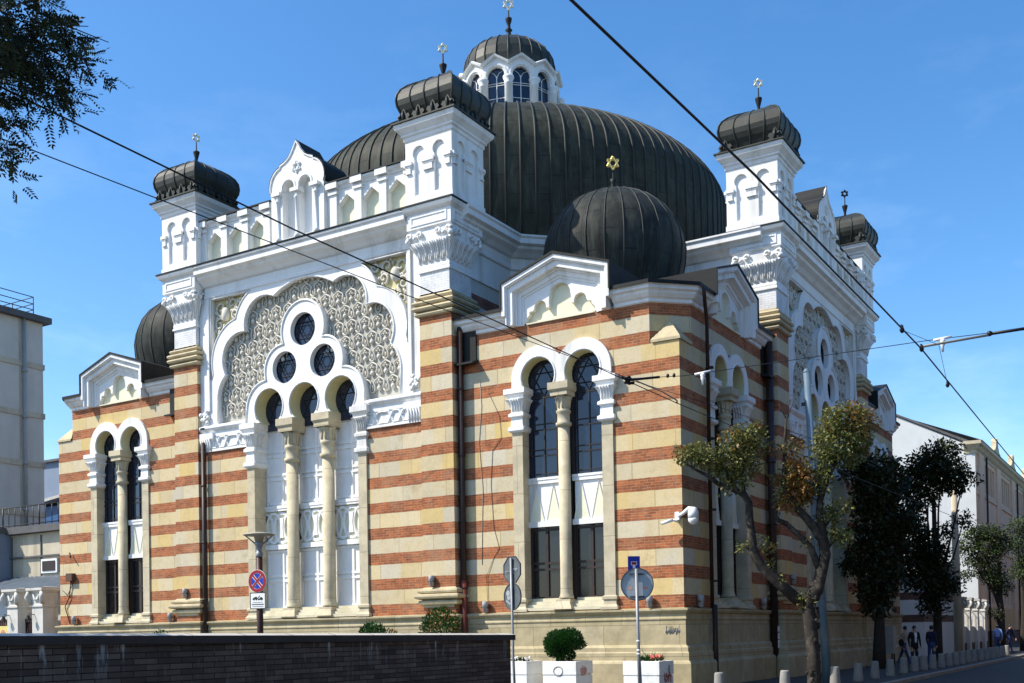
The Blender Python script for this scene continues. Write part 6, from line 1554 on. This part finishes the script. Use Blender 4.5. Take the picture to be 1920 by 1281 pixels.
def gatepost(x, y, label, z1=3.35, g='white pillars with carved caps', s=1.0):
    p = empty('gate_pillar', (x, y, 0)); tag(p, label, 'gate pillar', g); h = .38 * s
    mb = MB(); mb.box(x - h, x + h, y - h, y + h, -.05, z1); par(mb.build('shaft', M['pillar']), p)
    mb = MB(); Q = [(x - h, y - h), (x + h, y - h), (x + h, y + h), (x - h, y + h)]
    mb.sweep(Q, [(.01, z1 - .12), (.05, z1 - .1), (.05, z1 - .02), (.02, z1), (.02, z1 + .5), (.10, z1 + .56), (.18, z1 + .62), (.18, z1 + .74), (.20, z1 + .76), (-.3, z1 + .80)], ident, True)
    for sx in (-1, 1):
        for sy in (-1, 1): mb.tube([(x + sx * (h + .03), y + sy * (h + .03), z1 + .05), (x + sx * (h + .16), y + sy * (h + .16), z1 + .32), (x + sx * (h + .08), y + sy * (h + .08), z1 + .55)], .10 * s, 7)
    mb.tube([(x - .2, y - h - .04, z1 + .45), (x - .12, y - h - .06, z1 + .22), (x + .12, y - h - .06, z1 + .22), (x + .2, y - h - .04, z1 + .45)], .05, 6)
    par(mb.build('cap', M['pillar']), p)
    return p
gpa = gatepost(-32.15, .2, 'white gate pillar with carved cap, left one beside the dark gate'); gpb = gatepost(-30.35, .2, 'white gate pillar with carved cap against the striped wall')
for q, (x, y) in ((gpa, (-32.15, .2)), (gpb, (-30.35, .2))):
    mb = MB(); mb.tube([(x - .2, y - .38, 2.9), (x - .3, y - .6, 2.95), (x - .15, y - .62, 2.7)], .02, 5); mb.box(x - .36, x - .26, y - .66, y - .56, 2.68, 2.88); par(mb.build('lantern', M['iron']), q)
mg = empty('iron_gate', (-31.25, .2, 0)); tag(mg, 'dark red iron gate between the two white pillars', 'gate')
mb = MB()
for i in range(9): mb.tube([(-31.73 + .12 * i, .2, 0), (-31.73 + .12 * i, .2, 2.75)], .022, 5)
for z in (.2, 1.4, 2.7): mb.tube([(-31.77, .2, z), (-30.73, .2, z)], .03, 5)
mb.box(-31.75, -30.75, .24, .26, .2, 2.6); par(mb.build('leaf', M['rust']), mg)
fe = empty('iron_fence', (-34, .2, 0)); tag(fe, 'dark red ornamental iron fence left of the gate pillars', 'fence')
mb = MB()
for i in range(26): mb.tube([(-36.4 + .15 * i, .2, 0), (-36.4 + .15 * i, .2, 2.8)], .02, 4)
for z in (.3, 1.6, 2.7): mb.tube([(-36.5, .2, z), (-32.5, .2, z)], .03, 5)
for i in range(8):
    for z in (1.95, 2.4): mb.tube([(-36.1 + .48 * i + .14 * math.cos(t), .17, z + .14 * math.sin(t)) for t in [k * PI / 5 for k in range(11)]], .03, 5)
mb.box(-36.5, -32.5, .24, .26, .2, 2.75); par(mb.build('bars', M['rust']), fe)
yb = empty('notice_board', (-33.3, .05, 2.1)); tag(yb, 'pale yellow notice board with a round mark on the iron fence', 'sign')
mb = MB(); mb.box(-33.85, -32.75, .08, .12, 1.75, 2.45); par(mb.build('board', M['yellow']), yb)
mb = MB(); mb.plate(circle(-33.25, 2.12, .17, 20), [circle(-33.25, 2.12, .10, 16)], .0, .015, lambda a, h, b: (a, .08 - h, b)); mb.box(-33.29, -33.21, .062, .08, 2.0, 2.25); par(mb.build('round_mark', M['pink']), yb)

# ------------------------------------------------------------------ background right: annex, white gable, peach house
an = empty('striped_annex', (-1, 36, 0)); tag(an, 'low white annex with dark red stripes beyond the synagogue', 'building')
mb = MB(); mb.box(-9, -.15, 36, 47, 0, 5.6); par(mb.build('wall', M['stucco']), an)
mb = MB()
for z in (2.0, 3.3): mb.box(-9.01, -.14, 35.99, 46.9, z, z + .42)
par(mb.build('stripe', M['signred'] if False else M['redbrick'] if 'redbrick' in M else M['brownbase']), an)
mb = MB(); mb.box(-9.1, 0, 35.8, 47, 5.6, 5.75); par(mb.build('roof', M['tile']), an)
wh = empty('peach_house', (-.7, 70, 0)); tag(wh, 'long peach coloured house with a blank white gable wall, scrolled parapets and tall windows', 'building')
mb = MB(); mb.plate([(-24, 0), (-.72, 0), (-.72, 15.45), (-6.6, 18.6), (-13, 21.5), (-24, 21.5)], [], 60, 60.4, lambda a, h, b: (a, h, b), back=True)
mb.box(-20, -1.1, 60.4, 112, 0, 15.2); par(mb.build('gable_wall', M['stucco']), wh)
mb = MB(); mb.plate([(60.02, 0), (112, 0), (112, 15.2), (60.02, 15.2)], [[(64.7 + 9.6 * k + 1.35 * j, 12.45), (65.75 + 9.6 * k + 1.35 * j, 12.45), (65.75 + 9.6 * k + 1.35 * j, 14.7), (64.7 + 9.6 * k + 1.35 * j, 14.7)] for k in range(5) for j in range(4)] + [[(64.7 + 9.6 * k + 2.2 * j, 3.6), (65.9 + 9.6 * k + 2.2 * j, 3.6), (65.9 + 9.6 * k + 2.2 * j, 6.8), (64.7 + 9.6 * k + 2.2 * j, 6.8)] for k in range(5) for j in range(3)], -1.0, -.70, lambda a, h, b: (h, a, b))
par(mb.build('front_wall', M['peach']), wh)
mb = MB()
for k in range(6): mb.box(-.72, -.55, 61.0 + 9.6 * k, 63.2 + 9.6 * k, 1.2, 15.2)
mb.box(-.72, -.60, 60.1, 112, 11.9, 12.1); mb.box(-.72, -.60, 60.1, 112, 7.9, 8.1); par(mb.build('pilaster', M['peach']), wh)
mb = MB(); mb.box(-.72, -.60, 60.05, 112, 1.3, 3.2); par(mb.build('lower_band', M['ochre']), wh)
mb = MB(); mb.box(-.72, -.55, 60.03, 112, -.1, 1.3); par(mb.build('base', M['brownbase']), wh)
mb = MB()
for k in range(5):
    for j in range(4): mb.box(-1.0, -.95, 64.7 + 9.6 * k + 1.35 * j, 65.75 + 9.6 * k + 1.35 * j, 12.45, 14.7)
for k in range(5):
    for j in range(3): mb.box(-1.0, -.95, 64.7 + 9.6 * k + 2.2 * j, 65.9 + 9.6 * k + 2.2 * j, 3.6, 6.8)
tag(mb.build('window', M['frame'], wh), kind=None)
mb = MB()
mb.sweep([(-1.5, 60.0), (-.72, 60.0), (-.72, 112)], [(0, 15.0), (.08, 15.05), (.08, 15.25), (.25, 15.4), (.35, 15.6), (.50, 15.7), (.50, 15.95), (-.5, 16.0)], ident)
for k in range(5):
    y = 69.4 + 10.4 * k
    mb.plate([(y - 2.2, 15.9), (y - 2.0, 16.25), (y - 1.2, 16.4), (y - .7, 16.8), (y - .5, 17.3), (y, 17.5), (y + .5, 17.3), (y + .7, 16.8), (y + 1.2, 16.4), (y + 2.0, 16.25), (y + 2.2, 15.9)], [], -.75, -.35, lambda a, h, b: (h, a, b), back=True)
par(mb.build('cornice', M['stone']), wh)
mb = MB(); mb.add([(-.2, 60.2, 16.02), (-.2, 112, 16.02), (-7, 112, 18.9), (-7, 60.2, 18.9), (-13.4, 60.2, 21.75), (-13.4, 112, 21.75)], [(0, 1, 2, 3), (3, 2, 5, 4)]); mb.plate([(-.5, 15.5), (-6.6, 18.66), (-13, 21.56), (-24, 21.56), (-24, 21.7), (-13, 21.7), (-6.6, 18.8), (-.3, 15.62)], [], 59.85, 60.6, lambda a, h, b: (a, h, b), back=True); par(mb.build('roof', M['tile']), wh)
mb = MB(); mb.tube([(-9.2, 61, 19), (-9.2, 61, 21.4)], .03, 5); par(mb.build('aerial', M['iron']), wh)
mb = MB()
for y in (64.1, 83.4, 89.3): mb.tube([(-.48, y, 15.2), (-.48, y, 0)], .08, 7)
par(mb.build('drainpipe', M['pipe']), wh)
labs = ['white fence pillar nearest the striped annex', 'white fence pillar second from the annex', 'white fence pillar third from the annex, before the white gable', 'white fence pillar nearest the peach house']
for i, y in enumerate((47.6, 50.6, 54.0, 57.4)): gatepost(-.2, y, labs[i], 2.9, 'white pillars of the street fence', .85)
ff = empty('street_fence', (-.2, 52, 0)); tag(ff, 'pale fence wall with thin white bars between the white pillars', 'fence')
mb = MB(); mb.box(-.35, -.1, 48.0, 60, 0, .55); par(mb.build('base', M['brownbase']), ff)
mb = MB(); mb.box(-.32, -.12, 48.0, 60, .55, 1.7); par(mb.build('panel', M['shedwall']), ff)
mb = MB()
for i in range(60): mb.tube([(-.22, 48.1 + .2 * i, 1.7), (-.22, 48.1 + .2 * i, 2.75)], .02, 4)
mb.tube([(-.22, 48, 2.7), (-.22, 60, 2.7)], .03, 4); par(mb.build('bars', M['white']), ff)
bx = empty('utility_box', (1.0, 21.8, 0)); tag(bx, 'grey metal utility box on thin legs against the plinth', 'box')
mb = MB(); mb.box(.75, 1.25, 21.5, 22.1, .5, 1.75); par(mb.build('cabinet', M['lamp_grey']), bx)
mb = MB(); mb.box(.80, .86, 21.55, 21.61, 0, .5); mb.box(1.14, 1.2, 21.99, 22.05, 0, .5); mb.box(1.14, 1.2, 21.55, 21.61, 0, .5); par(mb.build('leg', M['iron']), bx)

# unseen houses added across the street to block sky and warm the shaded side
op = empty('added_house_row', (22, 40, 0)); tag(op, 'unseen row of brown houses added across the street to tone light on the synagogue', 'building')
M['brownfront'] = plain('added_front_brown', (.13, .09, .055), .9, .15, .5, .1)  # brown set dark to limit the bounce onto the shaded side wall
mb = MB(); mb.plate([(-14, -.13), (130, -.13), (130, 15.5), (-14, 15.5)], [[(y, z), (y + 1.2, z), (y + 1.2, z + 1.9), (y, z + 1.9)] for z in (1.5, 5.0, 8.5, 12.0) for y in [-12 + 3.2 * i for i in range(44)]], 17.8, 17.5, lambda a, h, b: (h, a, b)); mb.box(17.85, 27, -14, 130, -.13, 15.4); par(mb.build('wall', M['brownfront']), op)
mb = MB(); mb.box(17.1, 27.2, -14.2, 130, 15.5, 15.9); par(mb.build('roof', M['tile']), op)
mb = MB()
for z in (1.5, 5.0, 8.5, 12.0):
    for i in range(44): mb.box(17.7, 17.74, -12 + 3.2 * i, -10.8 + 3.2 * i, z, z + 1.9)
tag(par(mb.build('window', M['frame']), op), kind='stuff')
# ------------------------------------------------------------------ light, sky, camera
SUN = Vector((-1.25, -1.0, 1.75)).normalized()
sd = bpy.data.lights.new('Sun', 'SUN'); sd.energy = 4.3; sd.angle = R(.5); sd.color = (1.0, .93, .82)
so = bpy.data.objects.new('Sun', sd); COL.objects.link(so); so.rotation_euler = SUN.to_track_quat('Z', 'Y').to_euler(); so.location = (-60, -40, 70)
w = bpy.data.worlds.new('World'); S.world = w; w.use_nodes = True; nt = w.node_tree; bg = nt.nodes['Background']
sky = nt.nodes.new('ShaderNodeTexSky'); sky.sky_type = 'NISHITA'; sky.sun_disc = False
sky.sun_elevation = math.asin(SUN.z); sky.sun_rotation = math.atan2(SUN.x, SUN.y)
sky.air_density = 1.0; sky.dust_density = 1.0; sky.ozone_density = 2.0; sky.altitude = 550
tc = nt.nodes.new('ShaderNodeTexCoord')
mpn = nt.nodes.new('ShaderNodeMapping'); mpn.inputs['Scale'].default_value = (1.0, 1.0, 2.6); nt.links.new(tc.outputs['Generated'], mpn.inputs[0])
n1 = nt.nodes.new('ShaderNodeTexNoise'); n1.inputs['Scale'].default_value = 5.5; n1.inputs['Detail'].default_value = 8; n1.inputs['Roughness'].default_value = .62; nt.links.new(mpn.outputs[0], n1.inputs['Vector'])
rp = nt.nodes.new('ShaderNodeValToRGB'); rp.color_ramp.elements[0].position = .52; rp.color_ramp.elements[1].position = .80; nt.links.new(n1.outputs[0], rp.inputs[0])
sx = nt.nodes.new('ShaderNodeSeparateXYZ'); nt.links.new(tc.outputs['Generated'], sx.inputs[0])
r2 = nt.nodes.new('ShaderNodeValToRGB'); r2.color_ramp.elements[0].position = .12; r2.color_ramp.elements[0].color = (1, 1, 1, 1); r2.color_ramp.elements[1].position = .50; r2.color_ramp.elements[1].color = (.12, .12, .12, 1); nt.links.new(sx.outputs[2], r2.inputs[0])
mm = nt.nodes.new('ShaderNodeMath'); mm.operation = 'MULTIPLY'; nt.links.new(rp.outputs[0], mm.inputs[0]); nt.links.new(r2.outputs[0], mm.inputs[1])
m3 = nt.nodes.new('ShaderNodeMath'); m3.operation = 'MULTIPLY'; m3.inputs[1].default_value = .22; nt.links.new(mm.outputs[0], m3.inputs[0])
mxn = nt.nodes.new('ShaderNodeMix'); mxn.data_type = 'RGBA'; nt.links.new(m3.outputs[0], mxn.inputs[0]); hsv = nt.nodes.new('ShaderNodeHueSaturation'); hsv.inputs['Saturation'].default_value = 1.3; nt.links.new(sky.outputs[0], hsv.inputs['Color']); nt.links.new(hsv.outputs[0], mxn.inputs[6]); mxn.inputs[7].default_value = (5.2, 6.4, 7.6, 1)
nt.links.new(mxn.outputs[2], bg.inputs[0]); bg.inputs[1].default_value = .15

cam = bpy.data.cameras.new('Camera'); co = bpy.data.objects.new('Camera', cam); COL.objects.link(co)
fwd = Vector((-.52366488, .8517957, .01480461)); rt = Vector((.85163601, .52386068, -.01691416)); up = rt.cross(fwd)
co.matrix_world = Matrix(((rt.x, up.x, -fwd.x, 12.42858), (rt.y, up.y, -fwd.y, -29.92277), (rt.z, up.z, -fwd.z, 1.70), (0, 0, 0, 1)))
cam.sensor_fit = 'HORIZONTAL'; cam.sensor_width = 36; cam.lens = 2035.999 / 1920 * 36; cam.shift_y = (1158.686 - 640.5) / 1920; cam.clip_start = .1; cam.clip_end = 3000
S.camera = co
S.view_settings.view_transform = 'Standard'; S.view_settings.look = 'None'; S.view_settings.gamma = 1; S.view_settings.exposure = .66
S.render.engine = 'CYCLES'
